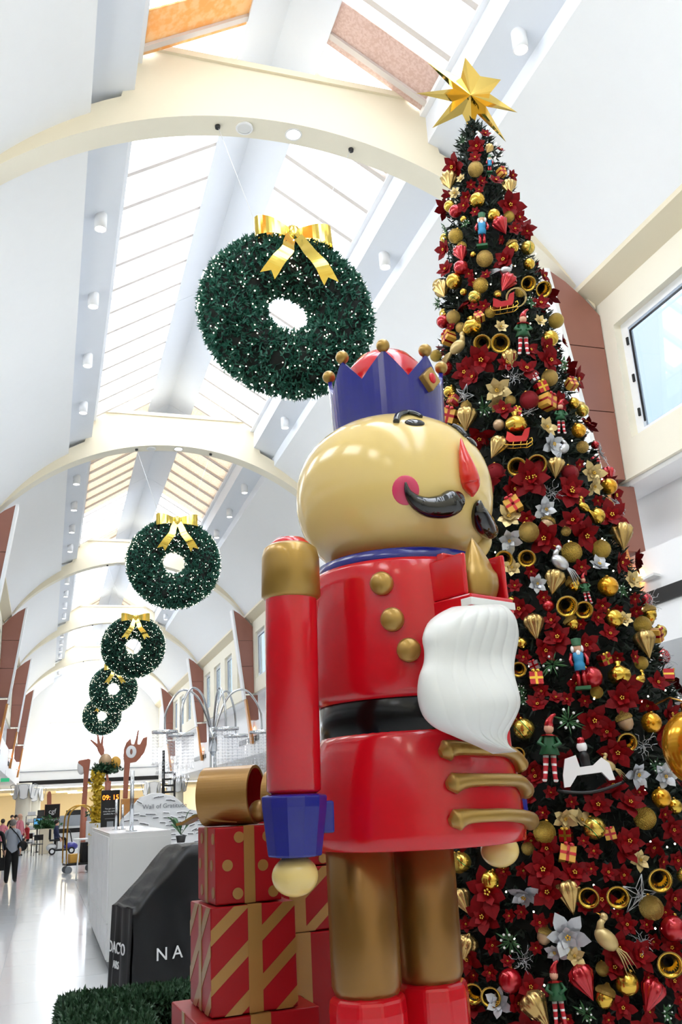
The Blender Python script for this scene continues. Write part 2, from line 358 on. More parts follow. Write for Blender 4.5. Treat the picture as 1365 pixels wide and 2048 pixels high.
for side in (1, -1):
    for a, b in wins:
        if side < 0 and b < 15: continue
        wn += 1; s_ = side; cy = (a+b)/2; h = (b-a)/2
        e = empty('window_%d' % wn, (mir(WR, side), cy, ZW0), 0); struct(e, 'white framed upper window')
        x0, x1 = sorted((.10*s_, .17*s_)); H = ZW1-ZW0
        f = MB()
        for lo, hi in (((x0, -h, 0), (x1, -h+.13, H)), ((x0, h-.13, 0), (x1, h, H)), ((x0, -h+.13, 0), (x1, h-.13, .09)), ((x0, -h+.13, H-.10), (x1, h-.13, H))): f.box(lo, hi)
        f.build('frame', 'white', e)
        g = MB(); x2, x3 = sorted((.085*s_, .10*s_))
        for lo, hi in (((x2, h-.19, .15), (x3, h-.165, H-.15)), ((x2, -h+.165, .15), (x3, -h+.19, H-.15)), ((x2, -h+.19, H-.17), (x3, h-.19, H-.15))): g.box(lo, hi)
        g.build('gasket', 'black', e)
        MB().box((min(.14*s_, .15*s_), -h+.1, .07), (max(.14*s_, .15*s_), h-.1, H-.08)).build('pane', 'winglass', e)
        if b > 7 and b < 9:
            for z in (.25, .7, 1.2): MB().box((min(.08*s_, .10*s_), h-.115, z), (max(.08*s_, .10*s_), h-.085, z+.10)).build('hinge', 'black', e)
# copper clad pilasters
tn = len(ARCH)
for n, yf in enumerate(ARCH):
    for side in (1, -1):
        tn += 1; e = struct(empty('trim_%d' % tn, (0, yf, 0)), 'copper coloured tapering pilaster clad in panels')
        inn = lambda z: 5.83+(8.05-z)*(.29/2.27)
        zs = [8.02, 6.97, 6.09, 5.2]
        for k in range(3):
            z1, z0 = zs[k]-.006, zs[k+1]+.006
            if k == 0: out = [(inn(z0), z0), (6.49, z0), (6.49, 7.44), (6.3, 7.66), (6.05, 7.88), (inn(z1), z1)]
            else: out = [(inn(z0), z0), (6.49, z0), (6.49, z1), (inn(z1), z1)]
            MB().prism([(mir(x, side), z) for x, z in out], -.30, .03, 0, Matrix(((1,0,0,0),(0,0,-1,0),(0,1,0,0),(0,0,0,1)))).build('panel', 'copper', e)
        XZ = Matrix(((1,0,0,0),(0,0,-1,0),(0,1,0,0),(0,0,0,1)))
        MB().prism([(mir(x, side), z) for x, z in [(inn(4.32), 4.32), (6.64, 4.32), (6.62, 5.13), (inn(5.13), 5.13)]], -.28, .0, 0, XZ).build('panel', 'copper', e)
        MB().prism([(mir(x, side), z) for x, z in [(inn(3.55)-.03, 3.55), (inn(3.55)+.06, 3.55), (inn(5.0)+.03, 5.0), (inn(5.0)-.03, 5.0)]], -.2, .06, 0, XZ).build('fin', 'orangewood', e)
        MB().prism([(mir(x, side), z) for x, z in [(inn(5.0)-.06, 5.0), (inn(5.0), 5.0), (inn(8.03), 8.03), (inn(8.03)-.06, 8.03)]], -.31, .05, 0, XZ).build('edge_strip', 'white', e)
        l = MB(); l.lathe([(.12, 0), (.10, .1), (.05, .16)], 14); lo = l.build('lamp_shade', 'warmlamp', e, T(mir(6.55, side), -.06, 4.28-.32)); lo['label'] = 'glowing amber uplight'
        MB().prism([(mir(6.35, side), -.45), (mir(6.95, side), -.2), (mir(6.4, side), -.1)], 3.92, 3.95).build('glass_blade', 'offwhite', e)
# end of the hall
w = MB()
w.box((WL, YE, 4.3), (0.0, YE+.3, 10.2)); w.box((5.6, YE, 4.3), (WR, YE+.3, 10.2)); w.box((0, YE, 4.3), (5.6, YE+.3, 4.62)); w.box((0, YE, 6.9), (5.6, YE+.3, 10.2))
w.box((WL, YE, 10.2), (WR, YE+.3, 11.6)); w.box((-9, YE-.1, 3.15), (14, YE+.3, 4.3), 1); w.box((-9, YE+.3, 2.95), (14, 72, 3.1), 2); w.box((-9, 70, 0), (14, 70.3, 3.2), 3)
w.box((-9, 52.5, 3.2), (WL-.2, 58, 3.32), 1); w.box((WR+.2, 52.5, 3.2), (14, 58, 3.32), 1); w.box((WL-.2, 52.5, 3.2), (WL, 58, 4.3), 1); w.box((WR, 52.5, 3.2), (WR+.2, 58, 4.3), 1)
wb = struct(w.build('wall_far', ['white', 'white', 'shopceil', 'shopwall']), 'far white end wall above the food court')
MB().box((-9, YE-.13, 3.32), (14, YE-.1, 3.55)).build('dark_line', 'black', wb); MB().box((WL, YE-.14, 4.05), (WR, YE-.1, 4.09)).build('grey_line', 'greybar', wb)  # black band and thin grey line set on the fascia
e = struct(empty('window_%d' % (wn+1), (2.8, YE+.1, 4.62)), 'large bright window in the far end wall')
MB().box((-2.8, .08, 0), (2.8, .1, 2.28)).build('pane', 'skyglass', e)
f = MB(); f.box((-2.8, 0, 0), (2.8, .12, .06)); f.box((-2.8, 0, 2.22), (2.8, .12, 2.28)); f.box((-2.8, 0, .06), (-2.74, .12, 2.22)); f.box((2.74, 0, .06), (2.8, .12, 2.22)); f.build('frame', 'white', e)
struct(MB().box((-9, YB-.3, 0), (14, YB, 12)).build('wall_back_unseen', 'cream'), 'unseen cream wall set close behind the camera to cut light')  # unseen wall, placed near to reduce light from behind the camera
struct(MB().box((-8.6, YB, 0), (-8.4, 70, 3.3)).build('wall_side', 'shopwall'), 'shop fronts along the left aisle')
for i, (x, y) in enumerate(((-4.5, 61), (-1.5, 62), (1.2, 61.5), (4.2, 62), (7, 61), (-3.8, 66), (2, 66), (6, 66))):
    tag(MB().box((x-.6, y-.8, 2.9), (x+.6, y+.8, 2.948)).build('light_panel', 'lightpanel'), 'square light panel in the food court ceiling, number %s from the left aisle' % ('one','two','three','four','five','six','seven','eight')[i], 'ceiling light', 'food court ceiling panels')
# recessed downlights in the aisle ceilings
k = 0
for sd in (-1, 1):
    for y in range(10, 52, 4):
        for xo in (8.2, 10.6):
            k += 1; e = thing('downlight', '', 'downlight', (mir(xo, sd), y, 3.2), 0, 'aisle downlights')
            e['label'] = 'round recessed downlight in the %s aisle ceiling, %s row, %s from the camera' % ('left' if sd < 0 else 'right', 'inner' if xo < 9 else 'outer', ordw((y-6)//4))
            MB().lathe([(.07, -.01), (.10, -.01), (.10, 0), (.07, 0)], 14, 0, False, cap=False).build('ring', 'white', e); MB().cyl((0, 0, -.008), (0, 0, -.001), .07, .07, 14).build('lens', 'lamp', e)
# ceiling spotlights on the soffits
hs = MB().lathe([(.0, .12), (.085, .12), (.085, -.12), (.074, -.12), (.074, -.06)], 18, cap=False).mesh('housing', 'white'); ls = MB().lathe([(.001, 0), (.072, 0)], 18).mesh('lens', 'lamp')
bays = [ARCH[0]-10.6]+ARCH
bn = ['before the first arch', 'behind the first arch', 'behind the second arch', 'behind the third arch', 'behind the fourth arch', 'behind the last arch']
on = ['first', 'second', 'third', 'fourth']
for sd in (-1, 1):
    for bi, y0 in enumerate(bays):
        for k in range(4):
            y = y0+2.35+k*2.1
            if y < 5 or y > 57: continue
            e = thing('ceiling_spotlight', 'white cylinder spotlight on the %s soffit, %s one %s' % ('left' if sd < 0 else 'right', on[k], bn[bi]), 'spotlight', (mir(XC+2.1, sd), y, 9.50), 0, 'soffit spotlights')
            place('housing', hs, e); place('lens', ls, e, T(0, 0, -.108))
# columns
def column(P, h, label):
    e = thing('column', label, 'column', (P[0], P[1], 0))
    MB().lathe([(.46, 0), (.46, .18), (.38, .22), (.37, h-.75), (.37, h)], 28).build('shaft', 'cream', e)
    for k in range(6):
        a = k*math.pi/3; o = MB()
        pts = [(-.17, 0), (-.20, .34), (-.27, .62), (0, .66), (.27, .62), (.20, .34), (.17, 0), (0, -.06)]
        o.prism(pts, 0, .05, 0, RZ(a) @ T(0, -.46, h-.72) @ RX(R(78)))
        o.build('capital_leaf', 'offwhite', e)
        MB().tube([RZ(a) @ Vector((x, -.47-.2*z, h-.72+z)) for x, z in pts+pts[:1]], .014, 6).build('leaf_rim', 'greybar', e)
P = atY(45, 1640, 49.5); column((P.x, P.y), 3.2, 'cream column with petal capital, nearest on the left of the hall')
P = atY(66, 1640, 56); column((P.x, P.y), 3.14, 'cream column half hidden behind the left column')
P = atY(305, 1600, 54); column((P.x, P.y), 3.14, 'cream column with petal capital behind the white message mound')
P = atY(353, 1600, 51); column((P.x, P.y), 3.2, 'slim cream column behind the crystal lamp')
# ------------------------------------------------------------------ the giant nutcracker
NA = (1.46, 3.62); NTH = R(22.6); NW = T(NA[0], NA[1], 0) @ RZ(NTH); NI = NW.inverted()
PL = .35                                        # height of the display plinth
nut = thing('nutcracker', 'giant glossy red nutcracker soldier with a blue crown and white beard', 'statue', (NA[0], NA[1], PL), NTH)
NP = T(0, 0, -PL)                               # parts are laid out in heights above the floor
HC, HR, HZ = 3.03, .448, .372
def r_head(z):
    q = (z-HC)/HZ
    return HR*(max(0, 1-abs(q)**2.2))**(1/2.2) if abs(q) < 1 else 0
BODY = [(.40, 1.545), (.432, 1.55), (.436, 1.60), (.432, 1.70), (.425, 1.80), (.412, 1.88), (.395, 1.95), (.375, 1.99)]
CHEST = [(.385, 2.105), (.402, 2.14), (.408, 2.22), (.41, 2.35), (.41, 2.5), (.406, 2.58), (.402, 2.64), (.39, 2.658), (.30, 2.66)]
def r_prof(P):
    def f(z):
        if z <= P[0][1] or z >= P[-1][1]: return 0
        for (r0, z0), (r1, z1) in zip(P, P[1:]):
            if z0 <= z <= z1: return r0+(r1-r0)*((z-z0)/max(1e-6, z1-z0))
        return 0
    return f
def L(P): return NI @ Vector(P)
def hd(x, y): return L(hit(x, y, NA, r_head, 2.5, 5.5))
def outn(p, rz=HZ): # outward normal on the head
    v = Vector((p.x/HR**2, p.y/HR**2, (p.z-HC)/rz**2)); v.normalize(); return v
MB().lathe([(r_head(HC+HZ*math.sin(t))+1e-4, HC+HZ*math.sin(t)) for t in [(-.5+k/28)*math.pi*.999 for k in range(29)]], 56).build('head', 'cream_skin', nut, NP)
mat('beltblack', '060707', .22, 0, 0, spec=.3)
MB().lathe(BODY, 64).build('skirt', 'red', nut, NP)
MB().lathe([(.3, 1.55), (.34, 1.95), (.382, 1.975), (.382, 2.12), (.3, 2.15)], 56).build('belt', 'beltblack', nut, NP)
MB().lathe(CHEST, 64).build('chest', 'red', nut, NP)
MB().lathe([(.36, 2.635), (.378, 2.64), (.372, 2.70), (.35, 2.71)], 48, 0, True, None, None, R(75), R(300)).build('collar', 'blue', nut, NP, fix=False)
# face
def head_tube(pxs, rad, lift=.0, n=12, flat=1):
    pts = []
    for x, y in pxs:
        p = hd(x, y); pts.append(p+outn(p)*lift)
    return MB().tube(pts, rad, n, 0, True, True, flat)
def smooth(pts, k=6):
    out = []
    for i in range(len(pts)-1):
        p0 = pts[max(i-1, 0)]; p1 = pts[i]; p2 = pts[i+1]; p3 = pts[min(i+2, len(pts)-1)]
        for j in range(k):
            t = j/k
            out.append(tuple(.5*((2*b)+(-a+c)*t+(2*a-5*b+4*c-d)*t*t+(-a+3*b-3*c+d)*t**3) for a, b, c, d in zip(p0, p1, p2, p3)))
    out.append(tuple(pts[-1])); return out
ms = smooth([(811, 965, .004), (816, 985, .016), (832, 1003, .031), (856, 1013, .043), (884, 1012, .051), (903, 1003, .053), (915, 997, .034), (921, 995, .006)])
head_tube([(x, y) for x, y, r in ms], [r for x, y, r in ms], .012, 16).build('moustache', 'blackgloss', nut, NP)
ms = smooth([(955, 1000, .008), (953, 1018, .034), (958, 1038, .046), (970, 1055, .044), (981, 1062, .03), (986, 1064, .008)])
head_tube([(x, y) for x, y, r in ms], [r for x, y, r in ms], .012, 16).build('moustache', 'blackgloss', nut, NP)
ns = smooth([(917, 884, .004), (920, 905, .016), (926, 930, .031), (932, 955, .041), (936, 975, .036), (938, 993, .005)])
nm = mat('nosered', 'd8261a', .2, 0, .6)
head_tube([(x, y) for x, y, r in ns], [r for x, y, r in ns], .02, 16).build('nose', 'nosered', nut, NP)
eb = smooth([(793, 846, .014), (797, 835, .016), (812, 829, .016), (830, 831, .015), (842, 836, .01)])
head_tube([(x, y) for x, y, r in eb], [r for x, y, r in eb], .006, 10).build('eyebrow', 'blackgloss', nut, NP)
p = hd(830, 846); MB().ell((0, 0, 0), (.045, .014, .026), 16, 10).build('eye', 'blackgloss', nut, NP @ frame(p, outn(p)))
eb = smooth([(905, 853, .01), (918, 862, .016), (930, 874, .012)])
head_tube([(x, y) for x, y, r in eb], [r for x, y, r in eb], .006, 10).build('eyebrow', 'blackgloss', nut, NP)
p = hd(944, 884); MB().ell((0, 0, 0), (.045, .014, .026), 16, 10).build('eye', 'blackgloss', nut, NP @ frame(p, outn(p)))
p = hd(812, 980); cc = MB(); ring = []
for k in range(24):
    q = frame(p, outn(p)) @ Vector((math.cos(k*math.pi/12)*.056, 0, math.sin(k*math.pi/12)*.062)); ring.append(q)
def snap(q, lift):
    v = Vector((q.x, q.y, q.z-HC)); s_ = 1.0; lo, hi_ = .5, 1.5
    for _ in range(30):
        s_ = (lo+hi_)/2; w_ = v*s_
        if math.hypot(w_.x, w_.y) > r_head(HC+w_.z): hi_ = s_
        else: lo = s_
    w_ = v*(s_+lift); return Vector((w_.x, w_.y, HC+w_.z))
rings = [[snap(p+(q-p)*f, l) for q in ring] for f, l in ((.02, .006), (.5, .006), (.95, .006), (1.0, .002), (1.02, -.02))]
cc.loft(rings).build('cheek', 'pink', nut, NP)
p = hd(960, 1098); MB().ell((0, 0, 0), (.075, .05, .085), 20, 12).build('chin_tuft', 'cream_skin', nut, NP @ frame(p+Vector((0, -.01, 0)), outn(p)))
# crown: eight points with gold balls, a red dome inside, a jewel
CZ0, CRr = 3.27, .262
ca = math.atan2(-(-NA[1]), 0)
to_cam = L((0, 0, 0)); ca = math.atan2(to_cam.y, to_cam.x)      # one point faces the camera
def crown_top(a):
    t = ((a-ca)/(math.pi/4)) % 1.0; t = abs(t-.5)*2; return 3.53+.125*t
cb = MB(); ringo, ringt, ringi, ringb = [], [], [], []
for k in range(64):
    a = ca+2*math.pi*k/64; z = crown_top(a); ro = CRr+.012*(z-3.27)/.35; ca_, sa = math.cos(a), math.sin(a)
    ringb.append((CRr*.985*ca_, CRr*.985*sa, CZ0)); ringo.append((ro*ca_, ro*sa, z)); ringt.append(((ro-.018)*ca_, (ro-.018)*sa, z)); ringi.append(((CRr-.03)*ca_, (CRr-.03)*sa, CZ0))
cb.loft([ringb, ringo, ringt, ringi], 0, False, False)
crown = cb.build('crown', 'blue', nut, NP)
bm_ = MB().ell((0, 0, 0), .031, 18, 12).mesh('crown_ball', 'goldpaint')
for k in range(8):
    a = ca+k*math.pi/4; place('crown_ball', bm_, crown, T((CRr+.008)*math.cos(a), (CRr+.008)*math.sin(a), 3.675))
MB().lathe([(.23, 3.40), (.22, 3.56), (.19, 3.66), (.13, 3.735), (.06, 3.77), (.001, 3.78)], 36).build('hat_dome', 'red', nut, NP)
p = L(hit(856, 761, NA, lambda z: CRr+.006 if 3.2 < z < 3.7 else 0, 2.5, 5.5)); n_ = Vector((p.x, p.y, 0)).normalized()
jw = MB().prism([(0, -.062), (.058, 0), (0, .062), (-.058, 0)], -.012, .03, 0, RX(R(90))).build('jewel', 'goldpaint', nut, NP @ frame(p, n_), bevel=.006)
MB().ell((0, -.03, 0), (.022, .01, .026), 14, 8).build('jewel_stone', 'red', jw)
# jaw with teeth, gold tuft and beard, on the front (local -Y)
mat('beltblack', '0a0b0b', .3, 0, .15)
jc = -.055
jf = -.56
jaw = MB()
jw_ = .128
jaw.box((jc-jw_, jf, 2.40), (jc+jw_, -.30, 2.465)); jaw.box((jc-jw_, jf+.02, 2.465), (jc-jw_+.02, -.33, 2.63)); jaw.box((jc+jw_-.02, jf+.02, 2.465), (jc+jw_, -.33, 2.65)); jaw.box((jc-jw_+.02, -.42, 2.465), (jc+jw_-.02, -.38, 2.66))
jaw = jaw.build('jaw', 'red', nut, NP, bevel=.008)
MB().box((jc-jw_-.002, jf-.005, 2.418), (jc+jw_+.002, jf+.05, 2.448)).build('teeth', 'beard', jaw, bevel=.003)
tf = MB(); rings = []
for k in range(13):
    t = k/12; w_ = .082*math.sin(math.pi*(.18+.82*t)**.8)*(1.15 if t < .5 else 1) + .002; z = 2.455+.265*t; rr = []
    for j in range(28):
        a = 2*math.pi*j/28; g = 1+.06*math.sin(7*a+2*t); rr.append((jc-.0+w_*g*math.cos(a)+.012*math.sin(3*t), -.485+.7*w_*g*math.sin(a), z))
    rings.append(rr)
tf.loft(rings).build('gold_tuft', 'goldpaint', nut, NP)
# beard: traced edges on the vertical plane of the jaw front
edge = [(1214, 889, 1005), (1226, 866, 1018), (1245, 845, 1030), (1275, 834, 1037), (1300, 837, 1034), (1325, 836, 1028), (1350, 829, 1024), (1380, 828, 1026), (1410, 833, 1030), (1435, 843, 1026), (1455, 862, 1020), (1470, 893, 1015), (1485, 930, 1013), (1498, 968, 1011), (1506, 998, 1009)]
edge = smooth(edge, 3)
nf = NW.to_3x3() @ Vector((0, -1, 0)); P0 = NW @ Vector((0, jf+.03, 2))
def on_plane(x, y):
    d = ray(x, y); t = (P0-EYE).dot(nf)/d.dot(nf); return L(EYE+d*t)
rings = []; prow = len(edge)
for i, (y, x0, x1) in enumerate(edge):
    a = on_plane(x0+16, y); b = on_plane(x1-4, y); c_ = (a+b)/2; hw = (b-a).length/2; u = (b-a).normalized(); rr = []
    th = .085*(math.sin(math.pi*(.12+.80*i/prow)))+.012+.018*math.sin(i*.33)
    for j in range(260):
        q = 2*math.pi*j/260; fr = math.sin(q); ph = 11*math.cos(q)+.9*math.sin(i*.17)+i*.03+.5*math.sin(3*math.cos(q)+i*.1); ridge = .0075*(abs(math.sin(ph))**.4)+.012*math.sin(i*.30+1.5*math.cos(q))
        amp = max(0, -fr)
        rr.append(c_+u*hw*math.cos(q)*(1+.0*fr)+Vector((0, th*fr-(ridge*amp), 0)))
    rings.append(rr)
MB().loft(rings).build('beard', 'beard', jaw)
for ch in jaw.children:
    if ch.name.startswith('beard'): ch.matrix_local = Matrix.Identity(4)
# buttons
rc = r_prof(CHEST); rb = r_prof(BODY)
for x, y in ((765, 1168), (786, 1240), (818, 1301)):
    p = L(hit(x, y, NA, rc, 2.5, 5.5)); n_ = Vector((p.x, p.y, 0)).normalized()
    MB().lathe([(.047, -.02), (.047, .022), (.036, .034), (.001, .036)], 24, 0, True, RX(R(90))).build('button', 'goldpaint', nut, NP @ frame(p, n_))
# gold frogging bars on the skirt
for pts in ([(888, 1503), (905, 1497), (935, 1498), (975, 1500), (1005, 1503), (1022, 1513), (1031, 1530)], [(902, 1568), (925, 1562), (960, 1560), (1000, 1560), (1030, 1563), (1047, 1580)], [(908, 1641), (930, 1633), (965, 1631), (1005, 1630), (1040, 1634), (1056, 1642)]):
    pp = smooth([tuple(L(hit(x, y, NA, rb, 2.5, 5.5))) for x, y in pts], 4); N = len(pp); vs = []
    for i, q in enumerate(pp): t = i/(N-1); vs.append(.016+.022*(abs(2*t-1)**3)*(1 if t < .5 else .6)+(.0 if i else -.012))
    pp = [Vector(q)+Vector((q[0], q[1], 0)).normalized()*.018 for q in pp]
    st = pp[0]-(pp[1]-pp[0]).normalized()*.022
    MB().tube([st]+pp, [.016]+[v+.008 for v in vs], 14).build('gold_bar', 'goldpaint', nut, NP)
# arms
def arm(top, bot, H0, H1, sc=1.0):
    A, B = atH(*top, H0), atH(*bot, H1); a, b = L(A), L(B); ax = (b-a).normalized(); Lg = (b-a).length
    Mx = T(*a) @ (Vector((0, 0, -1)).rotation_difference(ax)).to_matrix().to_4x4()
    g = lambda f: -Lg*f
    e = MB(); e.lathe([(.06, .055*sc), (.085*sc, .03), (.10*sc, -.03), (.10*sc, g(.80)), (.07, g(.82))], 36); ar = e.build('arm', 'red', nut, NP @ Mx)
    MB().lathe([(.085*sc, .03), (.104*sc, .015), (.113*sc, -.02), (.115*sc, -.175), (.098*sc, -.19)], 36).build('shoulder_band', 'goldpaint', ar)
    MB().lathe([(.10*sc, g(.812)), (.122*sc, g(.817)), (.12*sc, g(.85)), (.098*sc, g(1.0)), (.06, g(1.005))], 12, 0, False, RZ(.2)).build('cuff', 'blue', ar, bevel=.006)
    MB().box((.095*sc, -.04, g(.935)), (.142*sc, .04, g(.835))).build('cuff_tab', 'blue', ar, RZ(R(-20)), bevel=.008)
    MB().ell((0, 0, g(1.0)-.066*sc), (.083*sc, .083*sc, .070*sc), 28, 18).build('hand', 'cream_skin', ar)
arm((581, 1107), (590, 1712), 3.42, 3.42)
arm((942, 1135), (997, 1668), 4.18, 4.18)
# legs and boots
for (x, y, H) in ((735, 1985, 3.77), (862, 1957, 3.98)):
    P = atH(x, y, H); p = L(P); zb = P.z
    lg = MB().lathe([(.10, zb-.02), (.12, zb-.005), (.134, zb+.03), (.134, 1.60), (.1, 1.62)], 40).build('leg', 'goldpaintdark', nut, NP @ T(p.x, p.y, 0))
    b_ = MB().lathe([(.115, zb-.0), (.145, zb-.012), (.150, zb-.06), (.150, PL+.06), (.155, PL+.001)], 10, 0, False).build('boot', 'red', nut, NP @ T(p.x, p.y, 0), bevel=.012)
    t_ = MB(); t_.ell((0, -.13, PL+.07), (.14, .20, .0699), 20, 10).build('boot_toe', 'red', b_)
# ------------------------------------------------------------------ display plinth, hedge
pl = MB().prism([(.45, 2.9), (4.6, 2.9), (4.6, 6.75), (.86, 6.75), (.86, 5.1), (.45, 5.1)], 0, PL).build('display_plinth', 'white', bevel=.01); tag(pl, 'low white display plinth under the nutcracker and the tree', 'plinth')
MB().prism([(.43, 2.88), (4.62, 2.88), (4.62, 6.77), (.84, 6.77), (.84, 5.12), (.43, 5.12)], 0, .05).build('plinth_skirt', 'offwhite', pl)
def hedge_run(x0, y0, x1, y1, label):
    e = thing('hedge', label, 'hedge', ((x0+x1)/2, (y0+y1)/2, 0), 0, 'artificial hedge around the display')
    cx, cy = (x0+x1)/2, (y0+y1)/2; hx, hy = (x1-x0)/2, (y1-y0)/2
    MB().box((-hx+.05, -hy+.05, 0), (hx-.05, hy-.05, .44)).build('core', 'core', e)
    q = MB(); r_ = random.Random(3); area = (hx*hy*4*1.2 + (hx+hy)*4*.5); n = int(area*5200)
    for _ in range(n):
        f = r_.random()
        if f < .5: p = Vector((r_.uniform(-hx, hx), r_.uniform(-hy, hy), .47)); nn = Vector((0, 0, 1))
        else:
            k = r_.randrange(4); z = r_.uniform(0.02, .47)
            p = Vector([(r_.choice((-hx, hx)), r_.uniform(-hy, hy), z), (r_.uniform(-hx, hx), r_.choice((-hy, hy)), z)][k % 2]); nn = Vector((p.x/hx if k % 2 == 0 else 0, p.y/hy if k % 2 else 0, .3))
        p *= 1; sprig(q, p+Vector([r_.gauss(0, .012) for _ in range(3)]), nn, .055, r_, 3)
    tag(q.build('foliage', 'hedge', e, fix=False), kind='stuff')
    l = MB()
    for _ in range(int(area*9)):
        l.ell((r_.uniform(-hx, hx), r_.uniform(-hy, hy), .49), .006, 6, 4)
    tag(l.build('fairy_lights', 'fairywarm', e, fix=False), kind='stuff')
def sprig(mb, p, n, s, r_, k=3, wid=.16):
    """a tuft of k narrow needles"""
    n = Vector(n); n.normalize(); vs = []; fs = []
    for i in range(k):
        d = (n+Vector((r_.gauss(0, .8), r_.gauss(0, .8), r_.gauss(0, .8)))).normalized()
        w_ = d.cross(Vector((r_.gauss(0, 1), r_.gauss(0, 1), r_.gauss(0, 1))))
        if w_.length < 1e-3: continue
        w_.normalize(); L_ = s*r_.uniform(.6, 1.15); j = len(vs)
        vs += [p-w_*s*wid*.6, p+w_*s*wid*.6, p+d*L_*.55+w_*s*wid, p+d*L_, p+d*L_*.55-w_*s*wid]; fs.append((j, j+1, j+2, j+3, j+4))
    mb.add(vs, fs)
hedge_run(.18, 5.3, .68, 6.84, 'dark green artificial hedge along the left side of the plinth')
hedge_run(.18, 6.97, 3.2, 7.42, 'dark green artificial hedge along the back of the plinth')
# ------------------------------------------------------------------ gifts
GROT = R(4.0)
banded('giftdots_base', [(0, 'c01520'), (.5, 'c01520')], 1)
def gift(corner, w_, d_, z0, z1, pat, label, bow=False, rot=GROT, seed=0):
    e = thing('gift_box', label, 'gift box', (corner[0], corner[1], z0), rot, 'stacked giant gifts'); h = z1-z0
    r_ = random.Random(seed)
    MB().box((0, 0, 0), (w_, d_, h)).build('box', 'redbox', e, bevel=.006)
    g = .003; rw = .062
    if pat != 'plainlow':
        q = MB(); a = w_*.43
        q.box((a, -g, 0), (a+rw*w_/.38, 0, h+g)); q.box((a, 0, h), (a+rw*w_/.38, d_, h+g)); q.box((a, d_, 0), (a+rw*w_/.38, d_+g, h)); q.build('ribbon', 'goldrib', e)
        q = MB(); b = d_*.42
        q.box((-g, b, 0), (0, b+rw*.8, h+g)); q.build('ribbon', 'goldrib', e); MB().box((w_, b, 0), (w_+g, b+rw*.8, h)).build('ribbon', 'goldrib', e)
    if pat == 'dots':
        for fx, fz in ((.36, .86), (.18, .50), (.33, .13), (.80, .85), (.72, .47), (.87, .12)):
            MB().lathe([(.001, .0025), (.024, .0025), (.024, 0)], 20, 0, False, T(w_*fx, 0, h*fz) @ RX(R(90))).build('dot', 'goldrib', e)
        for fy, fz in ((.12, .85), (.75, .85), (.2, .5), (.85, .5), (.12, .15), (.75, .15)):
            MB().lathe([(.001, .0025), (.024, .0025), (.024, 0)], 20, 0, False, T(0, d_*fy, h*fz) @ RY(R(-90))).build('dot', 'goldrib', e)
    if pat == 'stripes':
        def clip(poly, axis, lim, keep_less):
            out = []
            for i in range(len(poly)):
                p, q = poly[i], poly[(i+1) % len(poly)]; pi = (p[axis] <= lim) == keep_less; qi = (q[axis] <= lim) == keep_less
                if pi: out.append(p)
                if pi != qi:
                    t = (lim-p[axis])/(q[axis]-p[axis]); out.append((p[0]+(q[0]-p[0])*t, p[1]+(q[1]-p[1])*t))
            return out
        for face in (0, 1):
            ww = w_ if face == 0 else d_; k = -.30
            while k < h+.1:
                poly = [(0, k), (ww, k+ww*.85), (ww, k+ww*.85+.062), (0, k+.062)]
                for ax, lim, kl in ((0, ww, True), (0, 0, False), (1, h, True), (1, 0, False)):
                    if poly: poly = clip(poly, ax, lim, kl)
                if len(poly) > 2:
                    Mx = Matrix(((1,0,0,0),(0,0,-1,0),(0,1,0,0),(0,0,0,1))) if face == 0 else RZ(R(-90)) @ T(-d_, 0, 0) @ Matrix(((1,0,0,0),(0,0,-1,0),(0,1,0,0),(0,0,0,1)))
                    MB().prism(poly, 0, .002, 0, Mx).build('stripe', 'goldrib', e)
                k += .19
    return e
C0 = Vector((.69, 4.14, 0)); gu = Vector((math.cos(GROT), math.sin(GROT), 0)); gv = Vector((-math.sin(GROT), math.cos(GROT), 0))
def gp(a, b): p = C0+gu*a+gv*b; return (p.x, p.y)
gift(gp(-.07, -.02), .54, .5, PL, .897, 'plain', 'largest red gift box with gold ribbon at the bottom of the front stack', seed=1)
gift(gp(0, 0), .38, .40, .903, 1.322, 'stripes', 'red gift box with diagonal gold stripes in the middle of the front stack', seed=2)
gift(gp(.03, .03), .30, .34, 1.328, 1.645, 'dots', 'red gift box with gold dots on top of the front stack', seed=3)
D0 = (.42, .48)
gift(gp(.31, .56), .56, .44, PL, 1.107, 'plain', 'plain red gift box at the bottom of the stack behind the nutcracker leg', seed=4)
gift(gp(.32, .58), .52, .42, 1.113, 1.412, 'stripes', 'striped red gift box behind the nutcracker hand', seed=5)
gift(gp(.34, .60), .46, .38, 1.418, 1.66, 'dots', 'dotted red gift box topping the rear stack', seed=6)
# big ribbon bow on the front stack
bw = thing('ribbon_bow', 'big gold ribbon bow with red inside on the dotted gift', 'bow', (*gp(.17, .17), 1.655), GROT-R(38))
def ribbon(path, w0, w1, m_, mats, name, parent, th=.012, axis=Vector((1, 0, 0)), red=True):
    q = MB(); N = len(path)
    vs = []
    for i, p in enumerate(path):
        p = Vector(p); t = (Vector(path[min(i+1, N-1)])-Vector(path[max(i-1, 0)])).normalized(); n = axis.cross(t).normalized(); f = i/(N-1); w_ = w0+(w1-w0)*f
        vs.append([p-axis*w_+n*th/2, p+axis*w_+n*th/2, p+axis*w_-n*th/2, p-axis*w_-n*th/2])
    for i in range(N-1):
        a, b = vs[i], vs[i+1]
        q.add([a[0], a[1], b[1], b[0]], [(0, 1, 2, 3)], 0, True); q.add([a[2], a[3], b[3], b[2]], [(0, 1, 2, 3)], 1, True)
        q.add([a[1], a[2], b[2], b[1]], [(0, 1, 2, 3)], 1); q.add([a[3], a[0], b[0], b[3]], [(0, 1, 2, 3)], 0)
    q.add(vs[0], [(0, 1, 2, 3)], 0); q.add(vs[-1], [(0, 1, 2, 3)], 0)
    return q.build(name, mats, parent, fix=False)
